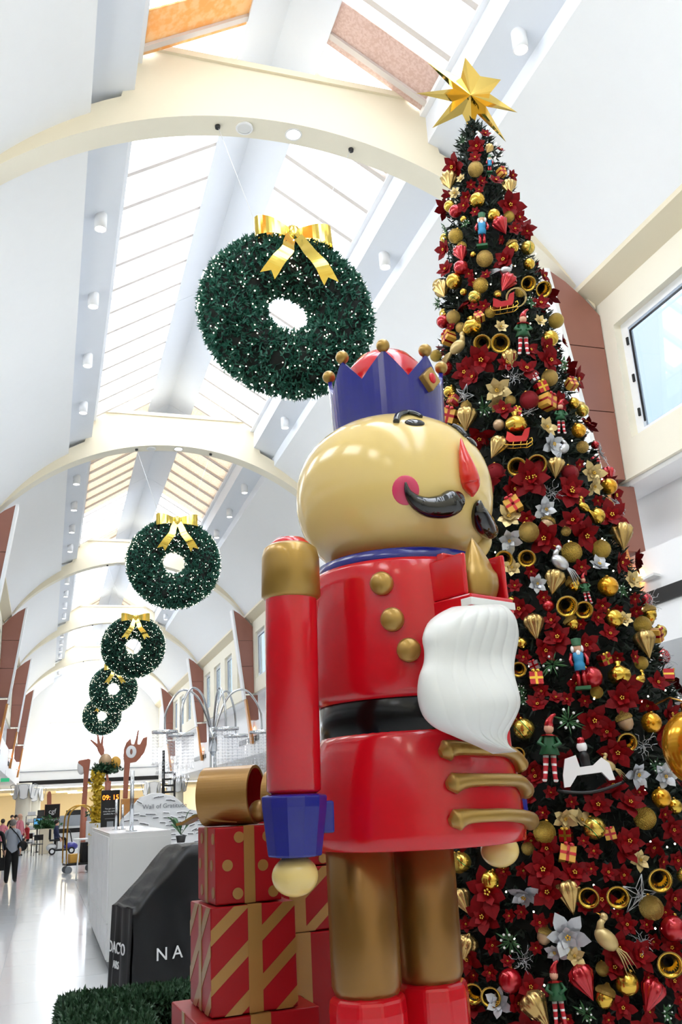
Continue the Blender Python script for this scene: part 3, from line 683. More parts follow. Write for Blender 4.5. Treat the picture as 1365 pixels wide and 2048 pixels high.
loop = [(0, -.0+.115*math.sin(t)*(1.0), .125-.125*math.cos(t)) for t in [2*math.pi*k/64 for k in range(65)]]
ribbon(smooth(loop, 1), .125, .125, 0, ['redbox', 'goldrib'], 'ribbon_loop', bw, .014).matrix_local = T(-.03, 0, 0)
ribbon(smooth([(.02, -.01, .012), (-.08, -.03, .022), (-.16, -.04, .045), (-.23, -.05, .016), (-.26, -.055, .010)], 5), .05, .05, 0, ['goldrib', 'goldrib'], 'ribbon_tail', bw, .012, Vector((0, 1, 0)))
l2 = [(0, .10*math.sin(t), .11-.11*math.cos(t)) for t in [2*math.pi*k/56 for k in range(57)]]
ribbon(l2, .11, .11, 0, ['redbox', 'goldrib'], 'ribbon_loop', bw, .014).matrix_local = T(.26, .02, 0)
MB().ell((.11, 0, .05), (.05, .05, .05), 14, 8).build('knot', 'goldrib', bw)
# ------------------------------------------------------------------ christmas tree
TA = (3.06, 5.30)
TPROF = [(1.10, PL+.05), (1.12, .6), (1.06, 1.0), (.90, 2.0), (.82, 2.45), (.73, 3.0), (.63, 3.6), (.51, 4.3), (.42, 5.0), (.345, 5.6), (.30, 5.95), (.22, 6.45), (.13, 6.75), (.05, 6.92)]
def r_tree(z):
    if z <= TPROF[0][1]: return TPROF[0][0] if z > PL else 0
    for (r0, z0), (r1, z1) in zip(TPROF, TPROF[1:]):
        if z0 <= z <= z1: return r0+(r1-r0)*(z-z0)/(z1-z0)
    return 0
tree = thing('christmas_tree', 'tall slim christmas tree packed with red and gold ornaments', 'tree', (TA[0], TA[1], PL))
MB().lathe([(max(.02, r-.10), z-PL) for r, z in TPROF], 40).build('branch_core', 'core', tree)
MB().cyl((0, 0, 0), (0, 0, 6.5), .06, .03).build('trunk', 'wood', tree)
fo = MB(); r_ = random.Random(11); nF = 0
while nF < 15000:
    z = r_.uniform(PL+.13, 6.9); r = r_tree(z)
    if r_.random() > r/1.1+.08: continue
    a = r_.uniform(0, 2*math.pi); rr = r-.12+r_.uniform(-.03, .09)
    sprig(fo, Vector((rr*math.cos(a), rr*math.sin(a), z-PL)), (math.cos(a), math.sin(a), r_.uniform(-.3, .4)), .075, r_, 4, .09); nF += 1
tag(fo.build('foliage', 'needle', tree, fix=False), kind='stuff')
lt = MB()
for _ in range(560):
    z = r_.uniform(PL+.1, 6.7); r = r_tree(z)
    if r_.random() > r/1.1+.1: continue
    a = r_.uniform(0, 2*math.pi); rr = r+.01; lt.ell((rr*math.cos(a), rr*math.sin(a), z-PL), .0052, 6, 4)
tag(lt.build('fairy_lights', 'fairy', tree, fix=False), kind='stuff')
# star topper
sp = atH(942, 190, 6.08); sdir = (EYE-sp)
st = thing('tree_star', 'large mirror gold eight-pointed star on top of the tree', 'star', M=frame(sp, sdir, CU))
s_ = MB(); pts = []; sk = pxm(sp)*1.06; SA = [(99, 73), (22, 68), (-22, 106), (-52, 123), (-88, 78), (-144, 102), (-185, 116), (-217, 112)]
for k in range(8):
    a, l_ = SA[k]; a2 = (a+(SA[(k+1) % 8][0]-(360 if k == 7 else 0)))/2
    pts.append((l_/sk*math.cos(R(a)), 0, l_/sk*math.sin(R(a)))); pts.append((40/sk*math.cos(R(a2)), 0, 40/sk*math.sin(R(a2))))
for sgn in (-1, 1):
    for k in range(16): s_.add([(0, sgn*.11, 0), pts[k], pts[(k+1) % 16]], [(0, 1, 2) if sgn < 0 else (0, 2, 1)])
s_.build('star_body', 'stargold', st); MB().cyl((0, .02, -.15), (.0, .12, -.42), .02, .02).build('mount', 'brass', st)
# ---- ornaments: unit meshes about 1 across, outward is local -Y
def rib(n, d): return lambda a, z: 1+d*math.cos(n*a)
MESH = {}
def U(key, mb, mats): MESH[key] = mb.mesh(key, mats); return MESH[key]
for k_, m_ in (('gold ball', 'og'), ('glitter gold ball', 'ogl'), ('textured gold ball', 'otx'), ('amber ball', 'oamb'), ('red ball', 'ored'), ('red glitter ball', 'orgl'), ('striped ball', 'ostripe'), ('beige ball', 'obeige')):
    b = MB().ell((0, 0, 0), .5, 20, 14); b.lathe([(.09, .47), (.09, .56), (.001, .57)], 10, 1); U(k_, b, [m_, 'brass'])
dp = [(.001, -.62), (.06, -.5), (.20, -.25), (.36, .05), (.42, .22), (.36, .40), (.2, .5), (.08, .54), (.05, .60), (.001, .61)]
U('gold drop', MB().lathe(dp, 36, 0, True, None, rib(9, .10)), 'drop'); U('red drop', MB().lathe(dp, 36, 0, True, None, rib(9, .10)), 'ored')
b = MB().lathe([(.001, -.5), (.2, -.45), (.36, -.25), (.4, 0), (.34, .14), (.001, .16)], 18); b.lathe([(.43, .08), (.45, .2), (.36, .34), (.14, .43), (.06, .55), (.001, .56)], 18, 1); U('acorn', b, ['og', 'ogl']); U('brown acorn', b, ['obeige', 'ogl'])
b = MB(); b.lathe([(.001, .5), (.05, .49), (.12, .35), (.17, .1), (.25, -.2), (.42, -.4), (.48, -.5), (.43, -.5), (.36, -.38), (.2, -.15)], 22, 0, True, RX(R(-70)), cap=False); b.lathe([(.001, .2), (.19, -.12), (.35, -.37)], 18, 1, True, RX(R(-70)), cap=False); b.lathe([(.47, -.52), (.50, -.50), (.49, -.46), (.45, -.48)], 22, 2, True, RX(R(-70)), cap=False); U('gold bell', b, ['og', 'black', 'ogl'])
b = MB().lathe([(.001, -.45), (.3, -.42), (.47, -.2), (.46, .05), (.25, .28), (.10, .36), (.17, .5), (.001, .5)], 24, 0, True, None, rib(7, .05)); U('gold pouch', b, 'og')
pet = [(0, 0), (.10, .10), (.155, .24), (.13, .36), (0, .52), (-.13, .36), (-.155, .24), (-.10, .10)]
def petal(mb, a, tilt, s, mi=0):
    vs = []; M_ = RY(a) @ RX(tilt)
    for x, z in pet: vs.append(M_ @ Vector((x*s, -.05*s*math.sin(z*5)+.12*abs(x)*s, z*s)))
    c0 = M_ @ Vector((0, -.045*s, .25*s)); k = len(vs); mb.add([c0]+vs, [(0, i+1, (i+1) % k+1) for i in range(k)], mi)
pmesh = {}
for nm, m_ in (('red poinsettia', 'poin'), ('gold flower', 'goldpetal'), ('silver flower', 'silverpetal')):
    q = MB(); petal(q, 0, R(18), 1.0); pmesh[nm] = q.mesh('petal', m_)
    q = MB(); [petal(q, k*R(72)+.3, R(38), .62) for k in range(5)]; [q.ell((.045*math.cos(k*1.26), -.16, .045*math.sin(k*1.26)), .028, 6, 4, 1) for k in range(5)]; pmesh[nm+'c'] = q.mesh('flower_centre', ['poinhi' if 'red' in nm else m_, 'og'])
    q = MB(); [petal(q, k*R(60), R(18), 1.0) for k in range(6)]; [petal(q, k*R(72)+.3, R(38), .62, 1) for k in range(5)]; [q.ell((.045*math.cos(k*1.26), -.16, .045*math.sin(k*1.26)), .028, 6, 4, 2) for k in range(5)]
    U(nm, q, [m_, 'poinhi' if 'red' in nm else m_, 'og'])
def giftmesh(key, m1, m2):
    b = MB().box((-.36, -.30, -.36), (.36, .36, .36)); g = MB()
    g.box((-.07, -.31, -.37), (.07, .37, .37)); g.box((-.37, -.31, -.07), (.37, .37, .07)); g.ell((-.13, -.33, .40), (.13, .07, .09), 8, 6); g.ell((.13, -.33, .40), (.13, .07, .09), 8, 6)
    MESH[key] = b.mesh('box', m1); MESH[key+'r'] = g.mesh('ribbon', m2)
giftmesh('gold gift', 'panelgold', 'ored'); giftmesh('red gift', 'ored', 'og'); giftmesh('silver gift', 'silver', 'ored')
b = MB(); b.ell((0, -.05, 0), (.26, .16, .17), 14, 9); b.tube([(-.18, -.05, .05), (-.25, -.06, .16), (-.25, -.07, .25)], [.09, .07, .06], 8); b.ell((-.27, -.08, .29), (.085, .07, .075), 10, 7); b.cyl((-.34, -.08, .28), (-.43, -.08, .25), .025, .003, 6, 1)
bt = MB(); [bt.tube([(.18, -.05, 0), (.42, -.06, -.10+.05*k), (.75, -.04, -.30+.09*k)], [.05, .05, .004], 6, 0, True, True, .3) for k in range(4)]
for nm, m_ in (('gold bird', 'og'), ('silver bird', 'silver'), ('cream bird', 'goldpetal')): MESH[nm] = b.mesh('body', [m_, 'brass']); MESH[nm+'t'] = bt.mesh('tail_feather', m_)
b = MB(); an = [(.5*math.cos(R(90+72*k)), .5*math.sin(R(90+72*k))) for k in range(5)]; inn_ = [(.2*math.cos(R(126+72*k)), .2*math.sin(R(126+72*k))) for k in range(5)]; rr_ = random.Random(2)
sq = [p for k in range(5) for p in (an[k], inn_[k])]
for k in range(10):
    p, q = sq[k], sq[(k+1) % 10]; b.tube([(p[0], 0, p[1]), (q[0], 0, q[1])], .012, 5); b.tube([(p[0], 0, p[1]), (0, -.10, 0)], .010, 5)
for k in range(26):
    p, q = rr_.choice(sq), rr_.choice(sq); t = rr_.random()*.6; b.tube([(p[0]*t, -.08*(1-t), p[1]*t), (q[0]*.6, -.04, q[1]*.6)], .006, 4)
U('wire star', b, 'silver')
b = MB()
for k in range(14):
    a = rr_.uniform(0, 6.28); L_ = rr_.uniform(.25, .55); p = [(0, 0, 0)]
    for j in range(1, 6): p.append((L_*j/5*math.cos(a)+.05*math.sin(j*2+k), -.10*j/5-.04*math.cos(j*2.3+k), L_*j/5*math.sin(a)+.05*math.cos(j*2+k)))
    b.tube(p, .009, 4)
U('curly twig spray', b, 'silver')
b = MB()
for k in range(16):
    a = k*2.4; L_ = .2+.3*((k*7) % 10)/10; d = Vector((math.cos(a), -.25, math.sin(a))); b.tube([d*.04, d*L_*.6, d*L_], [.02, .05, .004], 6, 0, True, True, .35)
    if k % 3 == 0: b.ell(d*(L_*.8)+Vector((.04, -.05, .02)), .035, 8, 6, 1)
U('green berry sprig', b, ['leaf', 'whitegloss'])
b = MB().tube([(.42*math.cos(R(20*k)), .02*math.sin(k), .42*math.sin(R(20*k))) for k in range(19)], .02, 6); b.tube([(.47*math.cos(R(20*k)), -.03+.02*math.cos(k), .45*math.sin(R(20*k))) for k in range(19)], .014, 6); U('twig ring', b, 'goldpetal')
# small sleigh
b = MB(); b.prism([(-.42, .02), (-.36, .30), (-.25, .24), (-.1, .12), (.12, .12), (.22, .34), (.40, .40), (.34, .1), (.25, -.08), (-.3, -.08)], -.16, .16, 0, RX(R(90)))
g = MB()
for y in (-.17, .17): g.tube([(-.5, y, .02), (-.52, y, -.08), (-.45, y, -.17), (-.2, y, -.2), (.3, y, -.2), (.46, y, -.1), (.44, y, .02), (.36, y, -.02)], .018, 6); [g.tube([(x, y, -.2), (x+.04, y, -.08)], .012, 5) for x in (-.2, .05, .25)]
MESH['red sleigh'] = b.mesh('sleigh_body', 'ored'); MESH['red sleighr'] = g.mesh('runner', 'og')
# toy figures (height 1, standing at the middle)
def figure_parts(kind):
    P = []
    if kind == 'toy nutcracker':
        P.append(('body', MB().lathe([(.10, -.12), (.11, .0), (.09, .04), (.10, .06), (.105, .2), (.06, .23)], 12), 'ledblue' if 0 else 'toyblue'))
        P.append(('head', MB().lathe([(.05, .22), (.085, .24), (.085, .34), (.06, .36)], 12), 'skin')); P.append(('hat', MB().lathe([(.095, .34), (.085, .36), (.10, .48), (.03, .5)], 12), 'toygreen'))
        h = MB(); h.ell((-.085, 0, .29), (.04, .06, .07), 8, 6); h.ell((.085, 0, .29), (.04, .06, .07), 8, 6); h.ell((0, -.08, .2), (.045, .03, .06), 8, 6); P.append(('hair', h, 'whitegloss'))
        for s in (-1, 1): P.append(('arm', MB().tube([(s*.12, 0, .2), (s*.16, -.03, .08), (s*.14, -.08, -.02)], [.035, .035, .03], 8), 'ored')); P.append(('leg', MB().cyl((s*.05, 0, -.12), (s*.055, 0, -.42), .042, .04, 10), 'ored'))
        P.append(('base', MB().box((-.14, -.10, -.48), (.14, .10, -.42)), 'toygreen'))
    else:
        P.append(('body', MB().lathe([(.14, -.10), (.10, .02), (.085, .14), (.05, .2)], 12, 0, True, None, rib(6, .08)), 'toygreen')); P.append(('head', MB().ell((0, -.01, .27), (.07, .07, .08), 12, 8), 'skin'))
        P.append(('hat', MB().tube([(0, 0, .30), (.01, 0, .38), (.05, 0, .45), (.10, 0, .48)], [.075, .055, .03, .02], 10), 'ored'))
        P.append(('collar', MB().lathe([(.04, .2), (.13, .17), (.12, .16)], 7, 0, False), 'ored'))
        for s in (-1, 1): P.append(('arm', MB().tube([(s*.08, 0, .16), (s*.15, -.04, .06), (s*.05, -.11, .0)], [.03, .032, .025], 8), 'toygreen')); P.append(('leg', MB().tube([(s*.05, 0, -.08), (s*.06, -.03, -.28), (s*.07, -.04, -.42), (s*.08, -.09, -.46)], [.045, .035, .03, .035], 8), 'toyleg'))
    return [(n, mb.mesh(n, m)) for n, mb, m in P]
mat('toyblue', '2f8fc0', .4); mat('toygreen', '1f5a34', .5); banded('toyleg', [(0, 'b81c2a'), (.7, 'f0f0f0')], 9, 'Z', .6, 0, 0)
FIG = {k_: figure_parts(k_) for k_ in ('toy nutcracker', 'toy elf')}
# ---- where each ornament hangs (close-up coordinates from the photograph)
ORN = []
def crop(ox, oy, s, d):
    for kind, items in d.items():
        for it in items: ORN.append((kind, ox+it[0]*s, oy+it[1]*s, it[2]*s))
crop(820, 100, .2441, {
 'glitter gold ball': [(545,1003,120),(620,1735,130)], 'gold ball': [(560,1255,120),(390,1910,125),(685,1375,100),(960,1770,90),(525,1685,48),(450,1395,52),(450,1990,55),(350,1290,90)],
 'textured gold ball': [(400,1540,115),(440,1620,75),(590,1950,120),(800,1385,88),(720,2010,60),(895,2000,80),(260,1930,100)], 'red ball': [(395,1335,100),(440,1800,115)], 'striped ball': [(945,1640,110),(545,2040,105)], 'acorn': [(830,1630,110)],
 'gold drop': [(360,1090,150),(640,830,80),(790,1150,120)], 'red drop': [(740,1470,140),(440,1690,130)],
 'red poinsettia': [(390,960,190),(560,800,130),(690,1110,110),(800,1290,200),(870,1390,120),(480,1200,90),(320,1640,150),(800,1740,190),(320,1820,130),(1060,1870,110),(610,720,80),(500,1830,80)],
 'gold flower': [(390,1190,100),(440,1075,80)], 'toy nutcracker': [(600,1520,290),(650,960,150)], 'silver bird': [(780,1830,170),(560,740,140)], 'gold bell': [(950,1915,120),(1060,1960,130)], 'gold gift': [(740,1020,80)],
 'green berry sprig': [(480,1440,120),(320,1450,130),(650,1080,100),(440,745,110)]})
crop(850, 560, .293, {
 'gold ball': [(835,415,105),(190,770,80),(1000,850,72),(275,90,46),(500,110,46)], 'textured gold ball': [(870,290,100),(85,520,78),(450,235,70)], 'glitter gold ball': [(215,265,92),(835,685,108),(585,835,72),(295,870,72),(1060,1150,80),(260,335,70)], 'amber ball': [(1030,1040,95),(1230,1420,105)], 'beige ball': [(510,1000,75)],
 'red ball': [(150,290,88),(165,610,98),(1155,1130,56)], 'red glitter ball': [(705,840,122),(490,1325,118),(975,1335,112)], 'striped ball': [(1055,900,82)], 'red drop': [(555,45,125),(1240,1340,110)],
 'gold drop': [(155,80,130),(580,560,120),(310,965,150),(505,1160,140),(880,1300,130)], 'gold pouch': [(620,1000,150),(340,335,130)], 'gold gift': [(185,405,100),(205,940,125),(825,850,118),(980,720,85),(380,265,75)], 'red gift': [(215,830,85),(785,750,95),(625,915,75)], 'silver gift': [(740,680,65)],
 'red sleigh': [(545,200,180),(640,1115,190)], 'toy elf': [(660,400,330),(910,960,250)], 'gold flower': [(510,340,95),(770,300,90),(500,760,190),(810,1030,150),(1130,1330,170),(480,830,120)], 'silver flower': [(850,1130,170)],
 'red poinsettia': [(240,140,150),(780,190,130),(380,560,200),(290,640,160),(360,680,130),(680,640,160),(830,560,160),(690,500,120),(370,1050,180),(720,1370,220),(980,1430,170),(1080,1010,100),(570,1440,150),(800,470,130),(560,590,130),(900,840,120)],
 'cream bird': [(260,480,230)], 'silver bird': [(930,1170,170)], 'gold bell': [(400,430,115),(520,430,125),(760,1250,125),(630,1270,125)], 'twig ring': [(620,130,140)], 'green berry sprig': [(400,880,180),(920,590,140),(110,160,120),(700,160,130),(1010,700,100)], 'wire star': [(290,790,160)], 'curly twig spray': [(600,680,170),(1270,1180,190),(720,930,150)]})
crop(960, 950, .2967, {
 'glitter gold ball': [(330,400,132),(575,388,64)], 'textured gold ball': [(605,535,132),(795,515,122),(1070,1020,112),(780,1470,82),(1070,1275,88)], 'amber ball': [(840,765,132)], 'gold ball': [(880,980,122),(285,1140,72),(215,855,60),(770,290,105)],
 'red ball': [(740,1375,138),(460,890,75)], 'striped ball': [(1200,1060,82)], 'gold gift': [(230,220,130),(1160,1090,110)], 'red gift': [(380,1385,115),(830,1250,95),(1250,1360,95)], 'silver gift': [(370,1290,80)],
 'gold drop': [(495,735,150),(370,1035,150),(915,430,170),(1080,1150,160)], 'gold pouch': [(915,1350,150)], 'brown acorn': [(450,340,105)], 'acorn': [(620,745,105),(610,1005,105),(1110,940,115)], 'gold bell': [(165,560,115),(320,555,115),(570,875,138),(690,900,115),(265,1300,100)],
 'red poinsettia': [(345,60,220),(600,140,210),(880,300,190),(460,440,200),(680,400,210),(640,330,160),(910,590,140),(500,1000,120),(540,1120,180),(420,1180,160),(700,1150,150),(280,910,160),(960,1440,190),(120,30,110),(840,20,130),(620,1400,120),(1180,1420,130),(1040,560,110)],
 'silver flower': [(430,240,160),(190,440,160),(370,740,130),(790,640,160)], 'gold flower': [(190,310,170),(970,990,110),(1010,720,130),(740,80,140),(220,640,120)], 'gold bird': [(670,240,160),(1050,1390,170)], 'silver bird': [(520,620,240)], 'toy elf': [(700,780,210)], 'toy nutcracker': [(660,1290,330)], 'wire star': [(1000,210,160)], 'green berry sprig': [(500,1290,240),(940,780,130),(270,1470,110)], 'curly twig spray': [(1160,850,180),(1230,1250,150),(480,130,160)]})
crop(960, 1350, .2967, {
 'textured gold ball': [(1090,970,142),(440,1065,142)], 'amber ball': [(1130,330,130),(1200,835,122)], 'glitter gold ball': [(330,1170,84)], 'gold ball': [(1290,890,100),(270,640,62)], 'striped ball': [(305,370,132),(765,1035,142)], 'brown acorn': [(960,320,125)], 'gold bell': [(975,440,125),(265,520,90)], 'cream bird': [(850,620,170)],
 'toy elf': [(470,500,430)], 'red gift': [(580,1080,105)], 'gold gift': [(590,1210,135),(870,1070,95)], 'green berry sprig': [(590,330,270),(280,190,150),(1180,620,140)],
 'red poinsettia': [(740,300,200),(860,380,140),(930,510,190),(960,180,190),(600,560,140),(400,720,160),(930,770,160),(790,900,180),(1000,900,180),(1280,1030,140),(1220,380,140),(450,1150,150),(1000,1140,180),(1240,260,160),(350,620,130),(400,230,140)],
 'silver flower': [(1030,660,180),(1240,680,160)], 'gold flower': [(560,960,170),(660,1010,160)], 'curly twig spray': [(1100,480,190)]})
crop(900, 1680, .3407, {
 'gold ball': [(255,240,112),(1030,840,132)], 'glitter gold ball': [(895,755,78),(1165,400,132)], 'striped ball': [(90,130,104),(1355,210,74)], 'brown acorn': [(560,560,100)], 'red ball': [(370,825,132),(1285,520,142)], 'gold drop': [(700,330,160),(100,360,125),(120,640,140),(525,990,180)], 'red drop': [(785,830,165),(1165,910,160)],
 'gold bell': [(815,320,115),(975,315,125),(1210,215,132),(1270,705,142),(160,880,112),(250,900,112)], 'acorn': [(905,915,130)], 'toy elf': [(630,890,330)], 'silver flower': [(450,290,190),(680,560,230),(630,640,130),(290,960,150)], 'gold flower': [(720,690,120),(1100,120,120)], 'cream bird': [(900,580,280)], 'wire star': [(1090,320,230)],
 'red poinsettia': [(230,310,240),(210,460,170),(1000,70,160),(580,300,170),(560,190,190),(980,640,180),(970,770,150),(900,350,140),(120,690,130),(480,890,150),(1280,830,140),(1090,690,160),(720,220,170),(1290,330,120),(150,1010,130),(380,970,130),(1000,980,130),(1320,640,130)],
 'green berry sprig': [(370,580,210),(820,1000,170),(1240,1010,150)], 'curly twig spray': [(1120,610,150),(440,720,150)]})
ORN.append(('rocking toy', 1170, 1535, 100))
ORN = [(k_, x, y, s*(1.3 if k_ == 'red poinsettia' else 1.12 if 'flower' in k_ else 1.06)) for k_, x, y, s in ORN]
def in_nut(x, y):     # hidden behind the nutcracker
    return (x < 898 and y > 690) or (x < 1000-max(0, 900-y)*.9 and 800 < y < 1200) or (x < 1042 and 1190 < y < 1740 and x < 1005+max(0, y-1180)*.12) or x < 925 and y > 1700
rf = random.Random(21); add = 0; tries = 0
while add < 130 and tries < 20000:          # red blooms that fill the gaps
    tries += 1; y = rf.uniform(300, 2040); x = rf.uniform(880, 1362)
    Pt = hit(x, y, TA, r_tree, 4.0, 9.0, 120)
    if abs(math.hypot(Pt.x-TA[0], Pt.y-TA[1])-r_tree(Pt.z)) > .12 or in_nut(x, y): continue
    d_ = ray(x, y); h_ = Vector((d_.x, d_.y)); t_ = (Vector(TA).dot(h_))/h_.dot(h_); q_ = EYE+d_*t_
    if math.hypot(q_.x-TA[0], q_.y-TA[1]) > r_tree(q_.z)*.97: continue
    g_ = min(math.hypot(x-o[1], y-o[2])-o[3]*.42 for o in ORN); sz = rf.uniform(30, 62)*(.6+.4*min(1, y/1300))
    if g_ > sz*.28: ORN.append(('red poinsettia', x, y, sz)); add += 1
ADJ = {'gold ball': 'shiny gold ball', 'glitter gold ball': 'glittery gold ball', 'textured gold ball': 'dimpled gold ball', 'amber ball': 'amber orange ball', 'red ball': 'shiny red ball', 'red glitter ball': 'glittery deep red ball', 'striped ball': 'gold ball with green stripes', 'beige ball': 'dull beige ball',
 'gold drop': 'ribbed gold drop', 'red drop': 'ribbed red drop', 'acorn': 'shiny gold acorn', 'brown acorn': 'dull brown acorn', 'gold bell': 'gold bell with a dark mouth', 'gold pouch': 'gold pouch', 'red poinsettia': 'red poinsettia bloom', 'gold flower': 'pale gold fabric flower', 'silver flower': 'silver fabric flower', 'gold gift': 'little gold gift box', 'red gift': 'little red gift box', 'silver gift': 'little silver gift box',
 'gold bird': 'gold bird', 'silver bird': 'silver bird', 'cream bird': 'cream bird with a feather tail', 'wire star': 'silver wire star', 'curly twig spray': 'silver curly twig spray', 'green berry sprig': 'green sprig with white berries', 'twig ring': 'pale twig ring', 'red sleigh': 'red toy sleigh', 'toy nutcracker': 'small toy nutcracker', 'toy elf': 'toy elf in green and red', 'rocking toy': 'toy nutcracker on a white rocking horse'}
CAT = lambda k_: 'flower' if ('flower' in k_ or 'poin' in k_) else 'sprig' if ('sprig' in k_ or 'twig' in k_) else 'toy' if 'toy' in k_ else 'ornament'
cnt = {}; r_ = random.Random(5)
ORN.sort(key=lambda o: o[2])
for idx, (kind, x, y, s) in enumerate(ORN):
    Pt = hit(x, y, TA, r_tree, 4.0, 9.0, 700); n = Vector((Pt.x-TA[0], Pt.y-TA[1], 0)).normalized(); n.z = .12
    size = s/pxm(Pt); big = s >= 44
    cnt[kind] = cnt.get(kind, 0)+1
    near = sorted(((x-o[1])**2+(y-o[2])**2, o[0]) for o in ORN[max(0, idx-30):idx+31] if o[0] != kind)
    a_ = ADJ[kind]; nb = ADJ[near[0][1]]; nb = nb.split(' with')[0].split(' in ')[0].split(' on ')[0]
    if 'bell' in kind: nb = nb
    lab = '%s, %s of its kind below the tree star, by %s %s' % (a_, ordw(cnt[kind]), 'an' if nb[0] in 'aeiou' else 'a', nb)
    if len(lab.split()) > 16: lab = '%s, %s of its kind below the tree star' % (a_, ordw(cnt[kind]))
    nm = kind.replace(' ', '_'); group = kind+'s on the christmas tree'
    roll = r_.uniform(-.5, .5)
    if kind in ('gold bell', 'twig ring'): tocam = (EYE-Pt).normalized(); n = (n*.35+tocam*.65).normalized(); roll *= .6
    if 'toy' in kind or 'sleigh' in kind: tocam = (EYE-Pt).normalized(); tocam.z *= .4; n = (n*.4+tocam*.6).normalized(); roll *= .25
    if 'drop' in kind: roll = r_.uniform(-.6, .6)
    flat_ = kind in ('red poinsettia', 'gold flower', 'silver flower', 'wire star', 'curly twig spray', 'green berry sprig')
    if flat_: tocam = (EYE-Pt).normalized(); n = (n*.6+tocam*.4+Vector((r_.gauss(0, .32), r_.gauss(0, .32), r_.gauss(0, .32)))).normalized(); roll = r_.uniform(0, 6.28)
    off = size*.28 if not flat_ else .03
    base = frame(Pt+n*off, n) @ RY(roll) @ S(size)
    if kind in ('red poinsettia', 'gold flower', 'silver flower') and big:
        e = thing(nm, lab, 'flower', group=group, M=base)
        for k in range(6): place('petal', pmesh[kind], e, RY(k*R(60)+r_.uniform(-.15, .15)) @ RX(r_.uniform(-.35, .35)) @ S(r_.uniform(.85, 1.12)))
        place('flower_centre', pmesh[kind+'c'], e)
    elif 'gift' in kind:
        e = thing(nm+'_ornament', lab, 'ornament', group=group, M=base @ RZ(r_.uniform(-.5, .5)) @ RX(r_.uniform(-.3, .3))); place('box', MESH[kind], e); place('ribbon', MESH[kind+'r'], e)
    elif 'bird' in kind:
        e = thing(nm, lab, 'ornament', group=group, M=base @ (RZ(math.pi) @ RY(R(20)) if r_.random() < .5 else RY(R(40)))); place('body', MESH[kind], e); place('tail_feather', MESH[kind+'t'], e)
    elif 'sleigh' in kind:
        e = thing(nm, lab, 'toy', group=group, M=base); place('sleigh_body', MESH[kind], e); place('runner', MESH[kind+'r'], e)
    elif kind in FIG:
        e = thing(nm, lab, 'toy', group=group, M=base)
        for pn, me in FIG[kind]: place(pn, me, e)
    elif kind == 'rocking toy':
        e = thing('rocking_horse_toy', 'toy nutcracker riding a white and black rocking horse on the tree', 'toy', M=base)
        MB().prism([(-.45, -.1), (-.36, .18), (-.15, .22), (-.12, .0), (.12, .0), (.3, .12), (.42, .0), (.46, -.3), (.36, -.3), (.25, -.14), (-.2, -.14), (-.36, -.32), (-.47, -.32)], -.08, .08, 0, RX(R(90))).build('horse', 'whitegloss', e)
        q = MB(); [q.tube([(-.6+.12*k, yy, -.36-.10*math.sin(math.pi*k/10)) for k in range(11)], .03, 6) for yy in (-.1, .1)]; q.build('rocker', 'black', e)
        MB().lathe([(.09, .0), (.10, .2), (.06, .28)], 10).build('rider_body', 'black', e); MB().ell((0, 0, .36), (.10, .09, .11), 10, 8).build('rider_head', 'whitegloss', e); MB().lathe([(.08, .42), (.07, .52), (.001, .54)], 8).build('rider_hat', 'ored', e)
    else:
        e = place(nm if ('sprig' in nm or 'spray' in nm or 'flower' in nm or 'poin' in nm) else nm+'_ornament', MESH[kind], None, base); tag(e, lab, CAT(kind), group)
P = atH(1390, 1495, 4.95); e = thing('amber_standin', 'amber gold bauble standing in for a second nutcracker part at the right edge', 'ornament', P)  # bauble stands in for a gold part of a second nutcracker
MB().ell((0, 0, 0), (.155, .155, .185), 28, 18).build('ball', 'oamb', e); MB().lathe([(.035, .18), (.035, .22), (.001, .225)], 12).build('cap', 'brass', e)
hv = Vector((TA[0]-P.x, TA[1]-P.y, 0)).normalized()*.25; MB().tube([(0, 0, .22), (hv.x*.5, hv.y*.5, .26), (hv.x, hv.y, .24)], .005, 5).build('hanger', 'brass', e)
# ornaments on the sides of the tree that the picture does not show
def project(P):
    q = Vector(P)-EYE; z = q.dot(_f); return CX+F*q.dot(CR)/z, CY-F*q.dot(CU)/z
rh = random.Random(77); hid = []; kept = []; acam = math.atan2(-TA[1], -TA[0]); tries = 0
while tries < 9000 and len(kept) < 190:
    tries += 1; z = rh.uniform(.55, 6.5); r = r_tree(z)
    if rh.random() > r/1.1+.1: continue
    da = rh.uniform(-2.2, 2.2); a = acam+da; Pt = Vector((TA[0]+r*math.cos(a), TA[1]+r*math.sin(a), z)); x, y = project(Pt)
    n = Vector((math.cos(a), math.sin(a), .1)).normalized()
    if n.dot((EYE-Pt).normalized()) > -.06 and -10 < x < 1375 and y < 2058 and not in_nut(x+22, y): continue
    if any((Pt-k_).length < .15 for k_ in kept): continue
    kept.append(Pt); u_ = rh.random()
    if u_ < .55: kind, s = 'red poinsettia', rh.uniform(.16, .26); n = (n+Vector((rh.gauss(0, .3), rh.gauss(0, .3), rh.gauss(0, .3)))).normalized()
    else: kind, s = rh.choice(('gold ball', 'textured gold ball', 'glitter gold ball', 'red ball', 'gold drop', 'striped ball')), rh.uniform(.08, .13)
    o = place(kind.replace(' ', '_')+('' if 'poin' in kind else '_ornament'), MESH[kind], None, frame(Pt+n*.03, n) @ RY(rh.uniform(-3, 3) if 'poin' in kind else rh.uniform(-.5, .5)) @ S(s))
    hid.append((-z, kind, o))
hc = {}
for z_, kind, o in sorted(hid, key=lambda h: h[0]):
    hc[kind] = hc.get(kind, 0)+1
    tag(o, '%s on the hidden sides of the tree, %s from the top' % (ADJ[kind], ordw(hc[kind])), CAT(kind), kind+'s on the hidden sides of the tree')
